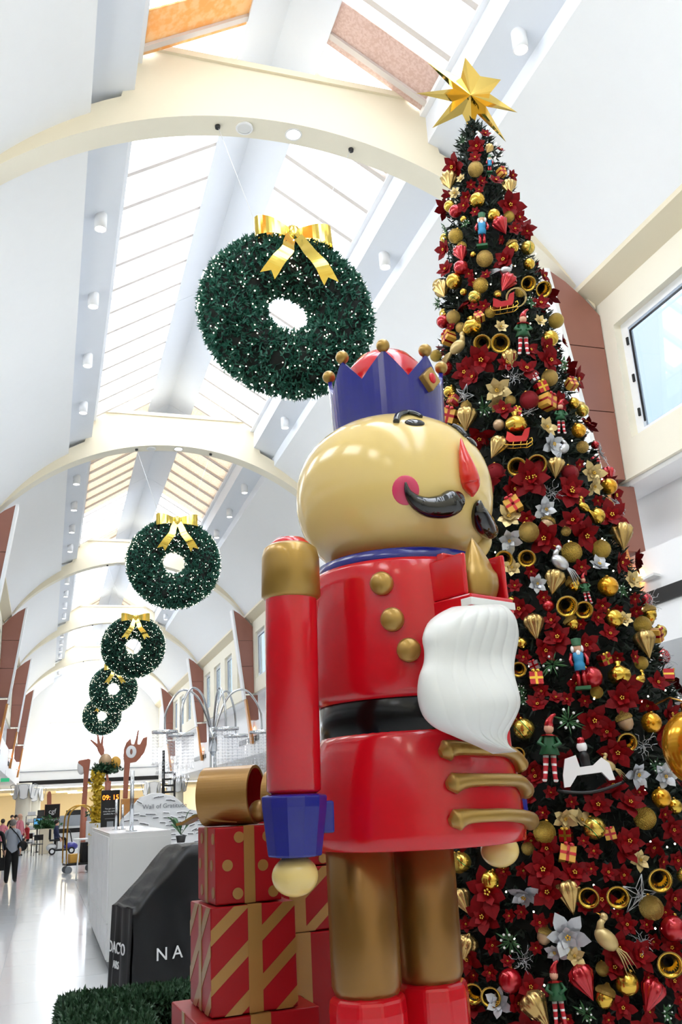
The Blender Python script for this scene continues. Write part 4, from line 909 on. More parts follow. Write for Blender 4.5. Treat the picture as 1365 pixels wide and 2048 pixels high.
# ------------------------------------------------------------------ hanging wreaths
WRm, Wr = .645, .395
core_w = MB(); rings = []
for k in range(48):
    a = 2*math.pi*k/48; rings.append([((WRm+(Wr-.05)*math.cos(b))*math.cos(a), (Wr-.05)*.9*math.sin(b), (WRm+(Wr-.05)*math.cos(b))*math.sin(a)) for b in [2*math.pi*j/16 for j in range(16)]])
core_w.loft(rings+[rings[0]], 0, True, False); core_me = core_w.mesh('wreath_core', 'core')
def tor(a, b, r): return Vector(((WRm+r*math.cos(b))*math.cos(a), r*.9*math.sin(b), (WRm+r*math.cos(b))*math.sin(a))), Vector((math.cos(b)*math.cos(a), math.sin(b), math.cos(b)*math.sin(a)))
r_ = random.Random(4); fw_ = MB()
for _ in range(9000):
    a = r_.uniform(0, 6.2832); b = r_.uniform(0, 6.2832)
    if r_.random() > (WRm+Wr*math.cos(b))/(WRm+Wr): continue
    p, n = tor(a, b, Wr-.045+r_.uniform(-.02, .02)); sprig(fw_, p, n, .075, r_, 4, .13)
fol_me = fw_.mesh('foliage', 'needle_w')
lw = MB()
for _ in range(1150):
    a = r_.uniform(0, 6.2832); b = r_.uniform(0, 6.2832)
    if r_.random() > (WRm+Wr*math.cos(b))/(WRm+Wr): continue
    p, n = tor(a, b, Wr+.015); lw.ell(p, .0065, 6, 4)
lit_me = lw.mesh('fairy_lights', 'fairy')
def band_mesh(path, w0, w1, axis, notch=False):
    q = MB(); N = len(path); prev = None
    for i, p in enumerate(path):
        p = Vector(p); f = i/(N-1); w_ = w0+(w1-w0)*f; cur = (p-Vector(axis)*w_, p+Vector(axis)*w_)
        if prev: q.add([prev[0], prev[1], cur[1], cur[0]], [(0, 1, 2, 3)], 0, True)
        prev = cur
    if notch:
        t = (Vector(path[-1])-Vector(path[-2])).normalized()*w1*.9
        q.add([prev[0], prev[1], (prev[0]+prev[1])/2, prev[0]+t, prev[1]+t], [(0, 2, 3), (2, 1, 4)])
    return q
def bow_meshes():
    out = []
    for s in (-1, 1):
        lp = smooth([(0, 0, 0), (s*.10, -.05, .0), (s*.28, -.11, .0), (s*.43, -.08, .0), (s*.46, .0, .0), (s*.40, .07, .0), (s*.2, .04, 0), (0, .01, 0)], 5)
        out.append(('bow_loop', band_mesh([(x, y, z) for x, y, z in lp], .085, .085, (0, 0, 1)).mesh('bow_loop', 'foilgold')))
        # widen the loops towards their ends
        me = out[-1][1]
        for v in me.vertices: v.co.z *= .75+.9*min(1, abs(v.co.x)/.4)
    out.append(('bow_knot', MB().lathe([(.07, -.085), (.085, -.05), (.085, .05), (.07, .085)], 16).mesh('bow_knot', 'foilgold')))
    for s in (-1, 1):
        tl = smooth([(s*.03, -.05, -.05), (s*.09, -.10, -.22), (s*.13, -.16, -.38), (s*.24, -.17, -.54), (s*.33, -.12, -.68)], 6)
        out.append(('bow_tail', band_mesh(tl, .06, .09, Vector((.94, -.15*s, .30*s)).normalized(), True).mesh('bow_tail', 'foilgold')))
    return out
bows = bow_meshes()
wlab = ['largest green wreath with gold bow, hanging from the nearest arch', 'green wreath with gold bow, second in the row of hanging wreaths', 'green wreath with gold bow in the middle of the row of five', 'green wreath overlapping the last one, fourth down the hall', 'smallest and farthest green wreath above the wooden hand sculpture']
for n, (x, y) in enumerate(((576, 628), (348, 1126), (267, 1293), (227, 1378), (204, 1432))):
    P = atY(x, y, ARCH[n]+.2); e = thing('hanging_wreath', wlab[n], 'wreath', P, 0, 'wreaths hung along the hall')
    place('wreath_core', core_me, e); tag(place('foliage', fol_me, e), kind='stuff'); tag(place('fairy_lights', lit_me, e), kind='stuff')
    bw_ = empty('bow', (0, 0, 0)); bw_.parent = e; bw_.matrix_local = T(.03, -.26, .90) @ RX(R(-8))
    for nm, me in bows: place(nm, me, bw_)
    for s in (-1, 1):
        o_ = s*.85; zt = za(o_)-P.z
        MB().tube([(XC+o_-P.x, -.03, zt), (s*.30, 0, WRm+Wr*.9)], .004, 5).build('cable', 'offwhite', e); MB().lathe([(.03, -.04), (.035, 0), (.03, .0)], 10).build('hook', 'darkgrey', e, T(XC+o_-P.x, -.03, zt))
# ------------------------------------------------------------------ draped make-up stand
X0, Yd = .86, 9.75
dr = thing('draped_stand', 'counter shrouded in a black cloth printed with white capital letters', 'stand', (X0, Yd, 0), R(15))
# cross sections along X: (x, front top z, width in y), cloth slopes down towards the left
prof = [(0, .80), (.06, .84), (.16, .93), (.30, 1.06), (.45, 1.22), (.58, 1.335), (.75, 1.345), (1.35, 1.345), (1.75, 1.34)]
c_ = MB(); rings = []; r_ = random.Random(8); rows = smooth([(x, z) for x, z in prof], 5)
for i, (x, z) in enumerate(rows):
    rr = []; nn = 26
    wob = .012*math.sin(i*1.3)+.006*math.sin(i*3.1)
    for j in range(nn+1):      # front bottom -> over the top -> back bottom
        t = j/nn
        if t < .42: q = (x+.004*math.sin(j*1.1+i), -.012*math.sin(x*9+2)+.010*math.sin(j*.8+i*.5), z*t/.42)
        elif t < .58: f = (t-.42)/.16; q = (x, .62*f, z+wob*math.sin(math.pi*f)+.018*math.sin(f*9+i*.6)*math.sin(math.pi*f))
        else: f = (1-t)/.42; q = (x, .62+.006*math.sin(j), z*f)
        rr.append(q)
    rings.append(rr)
c_.loft(rings, 0, True, False, False)
# left end: folds of hanging cloth
rr = []; 
for k in range(14):
    f = k/13; z = rows[0][1]*(1-f); rr.append([(-.035*f*(.6+.4*math.sin(j*1.7+.6))-.028*math.sin(j*1.25)*(.25+.75*f)*(1 if 0 < j < 16 else .1), .62*j/16, z) for j in range(17)])
c_.loft(rr, 0, True, False, False)
c_.box((.04, .04, 0), (1.72, .58, .75), 0)
c_.build('cloth', 'drape', dr, fix=False)
XZp = Matrix(((1,0,0,0),(0,0,-1,0),(0,1,0,0),(0,0,0,1)))
text('NA', .165, 'whiteprint', T(.37, -.03, .36) @ XZp, dr, spacing=1.55)
YZm = Matrix(((0,0,-1,0),(-1,0,0,0),(0,1,0,0),(0,0,0,1)))
text("DAC'O", .15, 'whiteprint', T(-.062, .27, .43) @ YZm, dr, depth_=.003); text('ARS', .10, 'whiteprint', T(-.064, .28, .28) @ YZm, dr, depth_=.003)
def leafplant(name, label, P, s, n, m_, seed, spread=.5, cat='plant'):
    r_ = random.Random(seed); e = thing(name, label, cat, P)
    for k in range(n):
        a = k*2.4+r_.uniform(-.3, .3); t = r_.uniform(.3, 1)*spread; h = s*r_.uniform(.55, 1); d = Vector((math.cos(a)*t, math.sin(a)*t, 1)).normalized()
        pts = [Vector((0, 0, .02)), d*h*.45, d*h*.75+Vector((d.x*.1*s, d.y*.1*s, 0)), d*h*.9+Vector((d.x*.35*s, d.y*.35*s, -.08*s))]
        MB().tube(smooth([tuple(p) for p in pts], 3), [s*v for v in (.012, .012, .015, .03, .06, .075, .07, .05, .025, .004)], 6, 0, True, True, .15).build('leaf', m_, e)
    return e
MBp = thing('small_pot', 'small dark pot on top of the black shrouded stand', 'pot', (X0+.95, Yd+.3, 1.375))
MB().lathe([(.04, 0), (.055, .07), (.05, .07), (.04, .05)], 14, cap=False).build('pot_body', 'darkgrey', MBp); MB().lathe([(.001, .05), (.042, .05)], 14, cap=False).build('soil', 'core', MBp)
PP = atY(362, 1690, Yd+.3); MBp.location = (PP.x, PP.y, 1.375)
leafplant('potted_plant', 'broad green leaves sprouting from the pot on the shrouded stand', (PP.x, PP.y, 1.43), .36, 9, 'leaf', 3, .9)
# ------------------------------------------------------------------ white cabinets
cb_ = None
for k in range(4):
    y0 = 11.5+k*1.06; e = thing('white_cabinet', ('nearest', 'second', 'third', 'farthest')[k]+' white cabinet in the row beside the walkway', 'cabinet', (.73, y0, 0), 0, 'white display cabinets'); D, H_ = 1.04, 1.46
    MB().box((0, 0, .10), (.72, D, H_)).build('body', 'offwhite', e, bevel=.006); MB().box((.03, .03, 0), (.69, D-.03, .10)).build('plinth', 'greyprint', e)
    MB().box((.0, 0, H_), (.72, D, H_+.012)).build('top', 'whitegloss', e)
    for j in range(2):
        MB().box((-.012, .02+j*.51, .50), (0, .52+j*.51-.015, H_-.03)).build('door', 'white', e); MB().box((-.012, .02+j*.51, .12), (0, .52+j*.51-.015, .485)).build('drawer', 'white', e)
    if k == 0: MB().box((.04, -.012, .14), (.68, 0, H_-.05)).build('end_panel', 'offwhite', e)
# posts standing on the cabinets
for x, y, h, d in ((263, 1663, 1.0, .05), (232, 1660, .55, .035), (245, 1660, .45, .03)):
    P = atY(x, y, 12.0 if x == 263 else 13.2); hh = h*.72
    e = thing('display_post', {263: 'tallest pale metal post standing on the white cabinets', 232: 'thin white post on the cabinets beside the clock totem', 245: 'short grey post on the cabinets right of the thin white post'}[x], 'post', (P.x, P.y, 1.474), 0, 'posts on the cabinets')
    MB().cyl((0, 0, 0), (0, 0, .01), d*1.4, d*1.4, 14).build('foot', 'chrome', e); MB().cyl((0, 0, .01), (0, 0, hh), d*.5, d*.5, 12).build('pole', 'chrome', e)
# ------------------------------------------------------------------ crystal arc lamp
LP = atY(427, 1600, 14.0); lp = thing('arc_lamp', 'chrome floor lamp with arching arms and crystal drum shades', 'floor lamp', (LP.x, LP.y, 0))
MB().lathe([(.32, 0), (.32, .03), (.06, .06), (.001, .06)], 28).build('base', 'chrome', lp); MB().cyl((0, 0, .05), (0, 0, 2.62), .05, .05, 20).build('pole', 'chrome', lp); MB().lathe([(.065, 2.5), (.065, 2.85), (.05, 2.86)], 20).build('collar', 'chrome', lp)
drops = None
for tip in ((330, 1462, 14.0), (362, 1468, 13.6), (452, 1456, 13.7), (472, 1470, 14.4), (524, 1462, 14.1)):
    Q = atY(*tip[:2], tip[2]); q = Vector((Q.x-LP.x, Q.y-LP.y, Q.z)); m1 = Vector((q.x*.55, q.y*.55, 3.42)); 
    pth = smooth([(0, 0, 2.4), (q.x*.06, q.y*.06, 2.85), (q.x*.32, q.y*.32, 3.32), (q.x*.68, q.y*.68, 3.42), (q.x*.97, q.y*.97, 3.12), (q.x, q.y, q.z)], 6)
    ar = MB().tube(pth, .017, 8).build('arm', 'chrome', lp)
    sh = MB(); sh.lathe([(.195, 0), (.195, .035), (.02, .05), (.02, 0)], 28, cap=False); so = sh.build('shade_rim', 'chrome', lp, T(*q) @ T(0, 0, -.03))
    d_ = MB(); rr_ = random.Random(6)
    for rad, ln, cnt_ in ((.18, .40, 15), (.12, .5, 10), (.06, .55, 6)):
        for k in range(cnt_):
            a = 2*math.pi*k/cnt_; x, y = rad*math.cos(a), rad*math.sin(a); z = 0
            while z > -ln: d_.lathe([(.001, z), (.013, z-.018), (.001, z-.036)], 6, 0, False, T(x, y, 0), cap=False); z -= .045
            d_.lathe([(.001, z), (.02, z-.05), (.001, z-.08)], 6, 0, False, T(x, y, 0), cap=False)
    tag(d_.build('crystal_strands', 'crystal', so, fix=False), kind='stuff')
# ------------------------------------------------------------------ gratitude mound
GY = 21.0; A_ = atY(237, 1690, GY); B_ = atY(440, 1690, GY)
gw = thing('message_mound', 'white rounded message wall covered in paper notes, lettered in grey', 'display', ((A_.x+B_.x)/2, GY, 0)); gx = (A_.x+B_.x)/2
op = [(237, 1668), (243, 1640), (262, 1622), (268, 1610), (283, 1594), (305, 1586), (322, 1586), (348, 1592), (365, 1606), (378, 1618), (395, 1621), (415, 1632), (432, 1655), (440, 1690)]
ol = [(atY(x, y, GY).x-gx, atY(x, y, GY).z) for x, y in op]; ol = [(ol[0][0], 0)]+ol+[(ol[-1][0], 0)]
MB().prism(ol, 0, .35, 0, T(0, .35, 0) @ XZp).build('board', 'white', gw, bevel=.02)
ct = atY(330, 1612, GY-.02); r_ = random.Random(9); cntn = 0
for row in range(26):
    for col_ in range(16):
        x = ol[0][0]+.06+col_*(ol[-1][0]-ol[0][0]-.12)/15+r_.uniform(-.05, .05); z = .25+row*.09+r_.uniform(-.02, .02)
        if r_.random() > .62: continue
        zt = 0
        for (xa, zA), (xb, zb) in zip(ol[1:-1], ol[2:-1]):
            if xa <= x <= xb: zt = zA+(zb-zA)*(x-xa)/(xb-xa)
        if z > zt-.05 or (abs(z-ct.z) < .10 and abs(x-(ct.x-gx)) < .78): continue
        cntn += 1
        Mx = T(x, -.012, z) @ RY(r_.gauss(0, .18)) @ RX(R(-22))
        nb_ = MB().box((-.075, -.006, -.02), (.075, .0, .02)); nb_.box((-.06, -.0075, -.024), (.06, -.002, -.010), 1); nb_.build('note', ['white', 'darkgrey'], gw, Mx)  # dark lower strip draws the shadow and inked edge of each slip
        if cntn > 230: break
text('Wall of Gratitude', .135, 'greyprint', T(ct.x-gx, -.012, ct.z) @ XZp, gw)
# ------------------------------------------------------------------ clock totem
TY = 18.5; a = atY(205, 1660, TY); b = atY(237, 1580, TY); zt = atY(221, 1580, TY).z; wv = .34
tx = atY(221, 1620, TY).x
to = thing('clock_totem', 'black totem with an orange digital clock above white lettering', 'totem', (tx, TY, 0))
MB().box((-wv/2, 0, .0), (wv/2, .14, zt)).build('body', 'black', to, bevel=.008); MB().box((-wv/2-.03, -.03, 0), (wv/2+.03, .17, .05)).build('base', 'darkgrey', to)
text('09: 15', .125, 'ledorange', T(0, -.004, zt-.14) @ XZp, to, 'clock_digits', .002)
for k, s_ in enumerate(('You get more', 'every day with the', 'excellent flat way')): text(s_, .036, 'whiteprint', T(0, -.004, zt-.34-.047*k) @ XZp, to)
MB().box((-.10, -.003, zt-.525), (.10, 0, zt-.518)).build('printed_line', 'greyprint', to)
MB().box((-.06, -.004, zt-.68), (.06, 0, zt-.57)).build('blank_label', 'greyprint', to)
# yellow trailing planter beside the totem
pp = atY(197, 1660, 19.3); yp = thing('trailing_planter', 'tall planter of trailing yellow flowers and grey-green leaves beside the clock totem', 'planter', (pp.x, 19.3, 0))
MB().lathe([(.16, 0), (.2, 1.5), (.17, 1.5), (.15, .1)], 18, cap=False).build('planter', 'offwhite', yp)
r_ = random.Random(3); q = MB(); q2 = MB()
for _ in range(900):
    z = r_.uniform(1.1, 2.5); p = Vector((r_.gauss(-.05+.02*(2.5-z), .055), r_.gauss(-.02, .07), z)); sprig(q, p, (r_.gauss(0, 1), -1, r_.gauss(0, 1)), .07, r_, 2, .3)
for _ in range(420):
    p = Vector((r_.gauss(.10, .11), r_.gauss(0, .08), 2.45+abs(r_.gauss(0, .07)))); sprig(q2, p, (r_.gauss(0, 1), -1, 1), .08, r_, 3, .2)
tag(q.build('trailing_flowers', 'yellowflower', yp, fix=False), kind='stuff'); tag(q2.build('top_leaves', 'leafdark', yp, fix=False), kind='stuff')
for x_, z_, r0, m_ in ((.10, 2.66, .13, 'obeige'), (.30, 2.64, .10, 'panelgold')): MB().ell((x_, 0, z_), (r0, r0*.6, r0*1.25), 14, 10).build('seed_head', m_, yp)
# ------------------------------------------------------------------ timber sculptures (outlines at their own depth, real thickness)
def sculpt(px, Y, th, label, m_='wood', holes=None):
    P = [atY(x, y, Y) for x, y in px]; x0 = sum(p.x for p in P)/len(P); z0 = min(p.z for p in P)
    e = thing('timber_sculpture', label, 'sculpture', (x0, Y, 0), 0, 'carved timber sculptures')
    MB().prism([(p.x-x0, p.z) for p in P], -th/2, th/2, 0, XZp).build('carving', m_, e, bevel=.03)
    return e, x0
Y5 = 37.0
e, x0 = sculpt([(246, 1597), (249, 1525), (247, 1512), (248, 1498), (253, 1485), (261, 1477), (263, 1489), (268, 1489), (272, 1478), (276, 1460), (278, 1461), (276, 1474), (275, 1489), (280, 1489), (286, 1477), (294, 1474), (293, 1490), (288, 1505), (281, 1515), (272, 1524), (260, 1526), (257, 1560), (255, 1597)], Y5, .3, 'tall carved timber fork shape with an eye hole behind the totem')
c = atY(262, 1504, Y5); MB().ell((c.x-x0, -.16, c.z), (.20, .03, .24), 18, 12).build('eye_hole', 'white', e); MB().ell((c.x-x0+.0, -.19, c.z), (.05, .02, .11), 10, 8).build('eye_pupil', 'copper', e)
w5 = atY(247, 1620, Y5); MB().box((-.45, -.4, 0), (.35, .4, atY(247, 1598, Y5).z)).build('pedestal', 'orangewood', e)
Y6 = 37.5; pts = [(214, 1565), (210, 1535), (206, 1518), (196, 1502), (194, 1495), (180, 1480), (182, 1479), (195, 1488), (194, 1470), (197, 1470), (201, 1488), (205, 1470), (207, 1474), (206, 1490), (209, 1500), (208, 1515), (213, 1535), (219, 1565)]
e, x0 = sculpt(pts, Y6, .25, 'carved timber arm reaching up with spread fingers'); zb = atY(216, 1565, Y6).z
c = atY(216, 1568, Y6); MB().cyl((c.x-x0, 0, 0), (c.x-x0, 0, zb+.05), .14, .12, 14).build('post', 'wood', e)
e, x0 = sculpt([(163, 1615), (167, 1560), (168, 1550), (166, 1535), (156, 1526), (157, 1522), (178, 1517), (181, 1520), (177, 1550), (176, 1560), (173, 1615)], 38.5, .25, 'carved timber spoon with a pale bowl left of the reaching arm')
MB().ell((atY(163, 1534, 38.5).x-x0, 0, atY(163, 1534, 38.5).z), (.16, .12, .30), 14, 10).build('spoon_bowl', 'offwhite', e); c = atY(168, 1620, 38.5); MB().cyl((c.x-x0, 0, 0), (c.x-x0, 0, atY(168, 1612, 38.5).z), .15, .12, 12).build('post', 'wood', e)
e, x0 = sculpt([(94, 1612), (94, 1590), (96, 1584), (99, 1582), (102, 1584), (103, 1590), (103, 1612)], 49.6, .3, 'round-topped timber post behind the cafe sign'); c = atY(98, 1612, 49.6); MB().cyl((c.x-x0, 0, 0), (c.x-x0, 0, atY(98, 1610, 49.6).z), .13, .13, 12).build('post', 'wood', e)
# ------------------------------------------------------------------ trolley, stool, kiosk
gz = atZ(157, 1745, 0); tr = thing('luggage_trolley', 'brass hoop luggage trolley loaded with boxes and greenery', 'trolley', (gz.x, gz.y, 0), R(10))
kx = .42
MB().box((-kx, -.3, .22), (kx, .3, .28)).build('deck', 'black', tr)
for y in (-.28, .28): MB().tube(smooth([(-kx, y, .28), (-kx, y, 1.3), (-kx*.8, y, 1.72), (0, y, 1.9), (kx*.8, y, 1.72), (kx, y, 1.3), (kx, y, .28)], 5), .022, 8).build('hoop', 'brass', tr)
for x in (-.34, .34):
    for y in (-.24, .24): MB().cyl((x, y-.02, .10), (x, y+.02, .10), .10, .10, 14).build('wheel', 'greybar', tr)
bx_ = [(-.30, -.2, .28, .28, .35, .25, 'panelgold', 'yellow box on the deck of the luggage trolley'), (.05, -.2, .28, .3, .4, .55, 'cloth_black', 'black case on the deck of the luggage trolley')]
for x, y, z, w_, d_, h, m_, lb in bx_: tag(MB().box((0, 0, 0), (w_, d_, h)).build('storage_box', m_, None, tr.matrix_basis @ T(x, y, z+.003), bevel=.01), lb, 'box')
ks = atZ(183, 1742, 0); kk = thing('information_kiosk', 'white kiosk unit with a framed notice behind the stool', 'kiosk', (ks.x+.30, ks.y+.9, 0))
MB().box((-.45, 0, 0), (.55, .5, 1.42)).build('body', 'white', kk, bevel=.02); MB().box((-.36, -.012, .95), (-.02, 0, 1.25)).build('notice_frame', 'greyprint', kk); MB().box((-.34, -.016, .97), (-.04, -.012, 1.23)).build('notice', 'whiteprint', kk)
for k in range(5): MB().box((-.38+.07*k, -.014, .58), (-.33+.07*k, 0, .75)).build('leaflet', ('cloth_pink', 'panelgold', 'leaf', 'ledblue', 'whiteprint')[k], kk)
kp = thing('kiosk_plant', 'bushy grey-green plant with dark cones on top of the kiosk', 'plant', (ks.x+.25, ks.y+1.15, 1.43)); q = MB(); r_ = random.Random(14)
for _ in range(420): p = Vector((r_.gauss(0, .15), r_.gauss(0, .09), .12+abs(r_.gauss(.05, .10)))); sprig(q, p, (p.x, p.y, .4), .10, r_, 3, .2)
MB().lathe([(.10, 0), (.13, .10), (.11, .1)], 14).build('pot', 'darkgrey', kp); tag(q.build('foliage', 'leafdark', kp, fix=False), kind='stuff')
sz_ = atZ(166, 1760, 0); so_ = thing('high_stool', 'white round high table on thin splayed legs', 'table', (sz_.x, sz_.y, 0))
MB().lathe([(.001, 1.0), (.28, 1.0), (.30, 1.02), (.28, 1.04), (.001, 1.04)], 28).build('top', 'whitegloss', so_)
for k in range(4): a = R(45+90*k); MB().cyl((.16*math.cos(a), .16*math.sin(a), 1.0), (.26*math.cos(a), .26*math.sin(a), 0), .016, .013, 8).build('leg', 'whitegloss', so_)
# ------------------------------------------------------------------ cafe corner at the far left
cz = atZ(112, 1709, 0)
pb = thing('planter_box', 'pale timber planter box of ferns by the cafe', 'planter', (atZ(84, 1706, 0).x, 44.5, 0)); MB().box((-.15, 0, 0), (.45, .5, 1.05)).build('box', 'shopwall', pb, bevel=.01); q = MB(); r_ = random.Random(5)
for _ in range(420): p = Vector((r_.gauss(.15, .2), .25+r_.gauss(0, .12), 1.05+abs(r_.gauss(.08, .13)))); sprig(q, p, (p.x, 0, .6), .16, r_, 3, .18)
tag(q.build('ferns', 'leaf', pb, fix=False), kind='stuff')
sc_ = thing('mobility_scooter', 'blue and grey mobility scooter beside the planter box', 'scooter', (cz.x+.25, cz.y, 0))
MB().box((-.55, -.25, .14), (.5, .25, .22)).build('deck', 'darkgrey', sc_, bevel=.02); MB().ell((.35, 0, .30), (.30, .26, .18), 18, 12).build('front_cowl', 'purple', sc_); MB().ell((-.45, 0, .30), (.22, .26, .16), 16, 10).build('rear_cowl', 'offwhite', sc_)
for x in (-.42, .38):
    for y in (-.26, .26):
        w_ = MB().cyl((x, y-.04, .14), (x, y+.04, .14), .14, .14, 18).build('wheel', 'black', sc_); MB().cyl((x, y-.045, .14), (x, y+.045, .14), .08, .08, 14).build('hub', 'white', w_)
MB().box((-.55, -.22, .55), (-.05, .22, .62)).build('seat', 'black', sc_, bevel=.02); MB().box((-.58, -.22, .62), (-.48, .22, 1.05)).build('backrest', 'black', sc_, bevel=.02); MB().cyl((-.3, 0, .2), (-.3, 0, .56), .05).build('seat_post', 'darkgrey', sc_); MB().tube([(.42, 0, .35), (.30, 0, .9), (.22, 0, 1.0)], .025, 8).build('tiller', 'black', sc_)
cs = atY(104, 1636, 46.4); sg = thing('cafe_sign', 'square black cafe sign with white script on a stand', 'sign', (cs.x, 46.4, 0)); zz = atY(104, 1637, 46.4).z; zh = atY(104, 1609, 46.4).z
MB().box((-.33, 0, zz), (.33, .05, zh)).build('board', 'black', sg, bevel=.01); MB().box((-.35, .01, zz-.03), (.35, .04, zh+.02)).build('frame', 'copper', sg); text('cgf', .30, 'whiteprint', T(0, -.006, (zz+zh)/2) @ XZp, sg)
for x in (-.28, .28): MB().box((x-.02, .01, 0), (x+.02, .04, zz)).build('leg', 'black', sg)
ct_ = thing('cafe_counter', 'long cafe counter with a grey glass display and black band', 'counter', (atY(130, 1660, 48).x, 48, 0)); MB().box((-1.2, 0, 0), (1.6, .8, 1.05)).build('base', 'offwhite', ct_); MB().box((-1.2, -.02, .75), (1.6, 0, .95)).build('band', 'black', ct_); MB().prism([(0, 1.05), (.6, 1.05), (.6, 1.55), (.25, 1.55)], -1.1, 1.5, 0, Matrix(((0,0,1,0),(1,0,0,0),(0,1,0,0),(0,0,0,1)))).build('glass_display', 'greybar', ct_)
for x, w_, lb in ((85, .5, 'small dark menu screen left of the cafe sign'), (147, .75, 'dark menu screen above the cafe counter near the spoon sculpture')):
    P = atY(x, 1628, 52); e = thing('menu_screen', lb, 'screen', (P.x, 52, 0), 0, 'cafe menu screens'); MB().box((-w_/2, 0, P.z-.2), (w_/2, .06, P.z+.2)).build('panel', 'black', e); MB().box((-w_/2+.03, -.004, P.z-.17), (w_/2-.03, 0, P.z+.17)).build('display', 'darkgrey', e); MB().cyl((0, .03, 0), (0, .03, P.z-.2), .025).build('stand', 'darkgrey', e)
P = atY(63, 1640, 48.2); rk = thing('magazine_rack', 'black wire magazine rack beside the column', 'rack', (P.x, 48.2, 0))
for x in (-.25, .25): MB().box((x-.015, -.02, 0), (x+.015, .02, atY(63, 1632, 48.2).z)).build('upright', 'black', rk)
for k in range(5): MB().box((-.235, -.06, .35+.32*k), (.235, .06, .37+.32*k)).build('shelf', 'black', rk); MB().box((-.18, -.05, .372+.32*k), (.18, -.03, .53+.32*k)).build('leaflet', 'whiteprint', rk)
P = atY(76, 1645, 46.2); e = thing('self_order_screen', 'small blue lit screen on a post between the rack and the planter', 'screen', (P.x, 46.2, 0)); MB().box((-.2, 0, P.z-.22), (.2, .05, P.z+.2)).build('panel', 'black', e); MB().box((-.17, -.004, P.z-.18), (.17, 0, P.z+.17)).build('display', 'ledblue', e); MB().cyl((0, .03, 0), (0, .03, P.z-.22), .03).build('post', 'darkgrey', e)
def chair(P, rz, label):
    e = thing('cafe_chair', label, 'chair', P, rz, 'black cafe chairs'); MB().box((-.2, -.2, .44), (.2, .2, .47)).build('seat', 'black', e, bevel=.01); MB().box((-.2, .18, .62), (.2, .2, .85)).build('backrest', 'black', e, bevel=.01)
    for x in (-.18, .18):
        for y in (-.18, .18): MB().cyl((x, y, 0), (x, y, .44 if y < 0 else .85), .013, .013, 8).build('leg', 'black', e)
chair((atY(52, 1703, 46.6).x, 46.6, 0), R(-60), 'black cafe chair under the seated woman in red'); chair((atY(73, 1706, 43.2).x, 43.2, 0), R(200), 'empty black cafe chair beside the planter box')
tb = thing('cafe_table', 'small black cafe table between the chairs', 'table', (atY(52, 1703, 46.6).x+.62, 46.9, 0)); MB().lathe([(.001, .70), (.33, .70), (.33, .73), (.001, .73)], 22).build('top', 'black', tb); MB().cyl((0, 0, .02), (0, 0, .7), .03).build('stem', 'black', tb); MB().lathe([(.25, 0), (.25, .02), (.03, .04)], 20).build('base', 'black', tb)
P = atY(10, 1560, 34); ex = thing('exit_sign', 'small green lit sign hung under the left aisle ceiling', 'sign', (P.x, 34, P.z)); MB().box((-.14, 0, -.06), (.14, .04, .06)).build('panel', 'exitgreen', ex); MB().cyl((0, .02, .06), (0, .02, 3.2-P.z), .008).build('hanger', 'white', ex)
tm_ = thing('tall_ladder_rack', 'tall black ladder-like shelf frame behind the message mound', 'shelf', (atY(340, 1570, 26).x, 26, 0)); zt_ = atY(331, 1500, 26).z; zs_ = atY(340, 1545, 26).z
MB().box((-.22, -.03, 0), (-.14, .03, zt_)).build('upright', 'black', tm_); MB().box((.10, -.03, 0), (.15, .03, zs_)).build('upright', 'black', tm_)
for k in range(9): MB().box((-.14, -.03, zs_-.03-.17*k), (.10, .03, zs_+.02-.17*k)).build('rung', 'black', tm_)
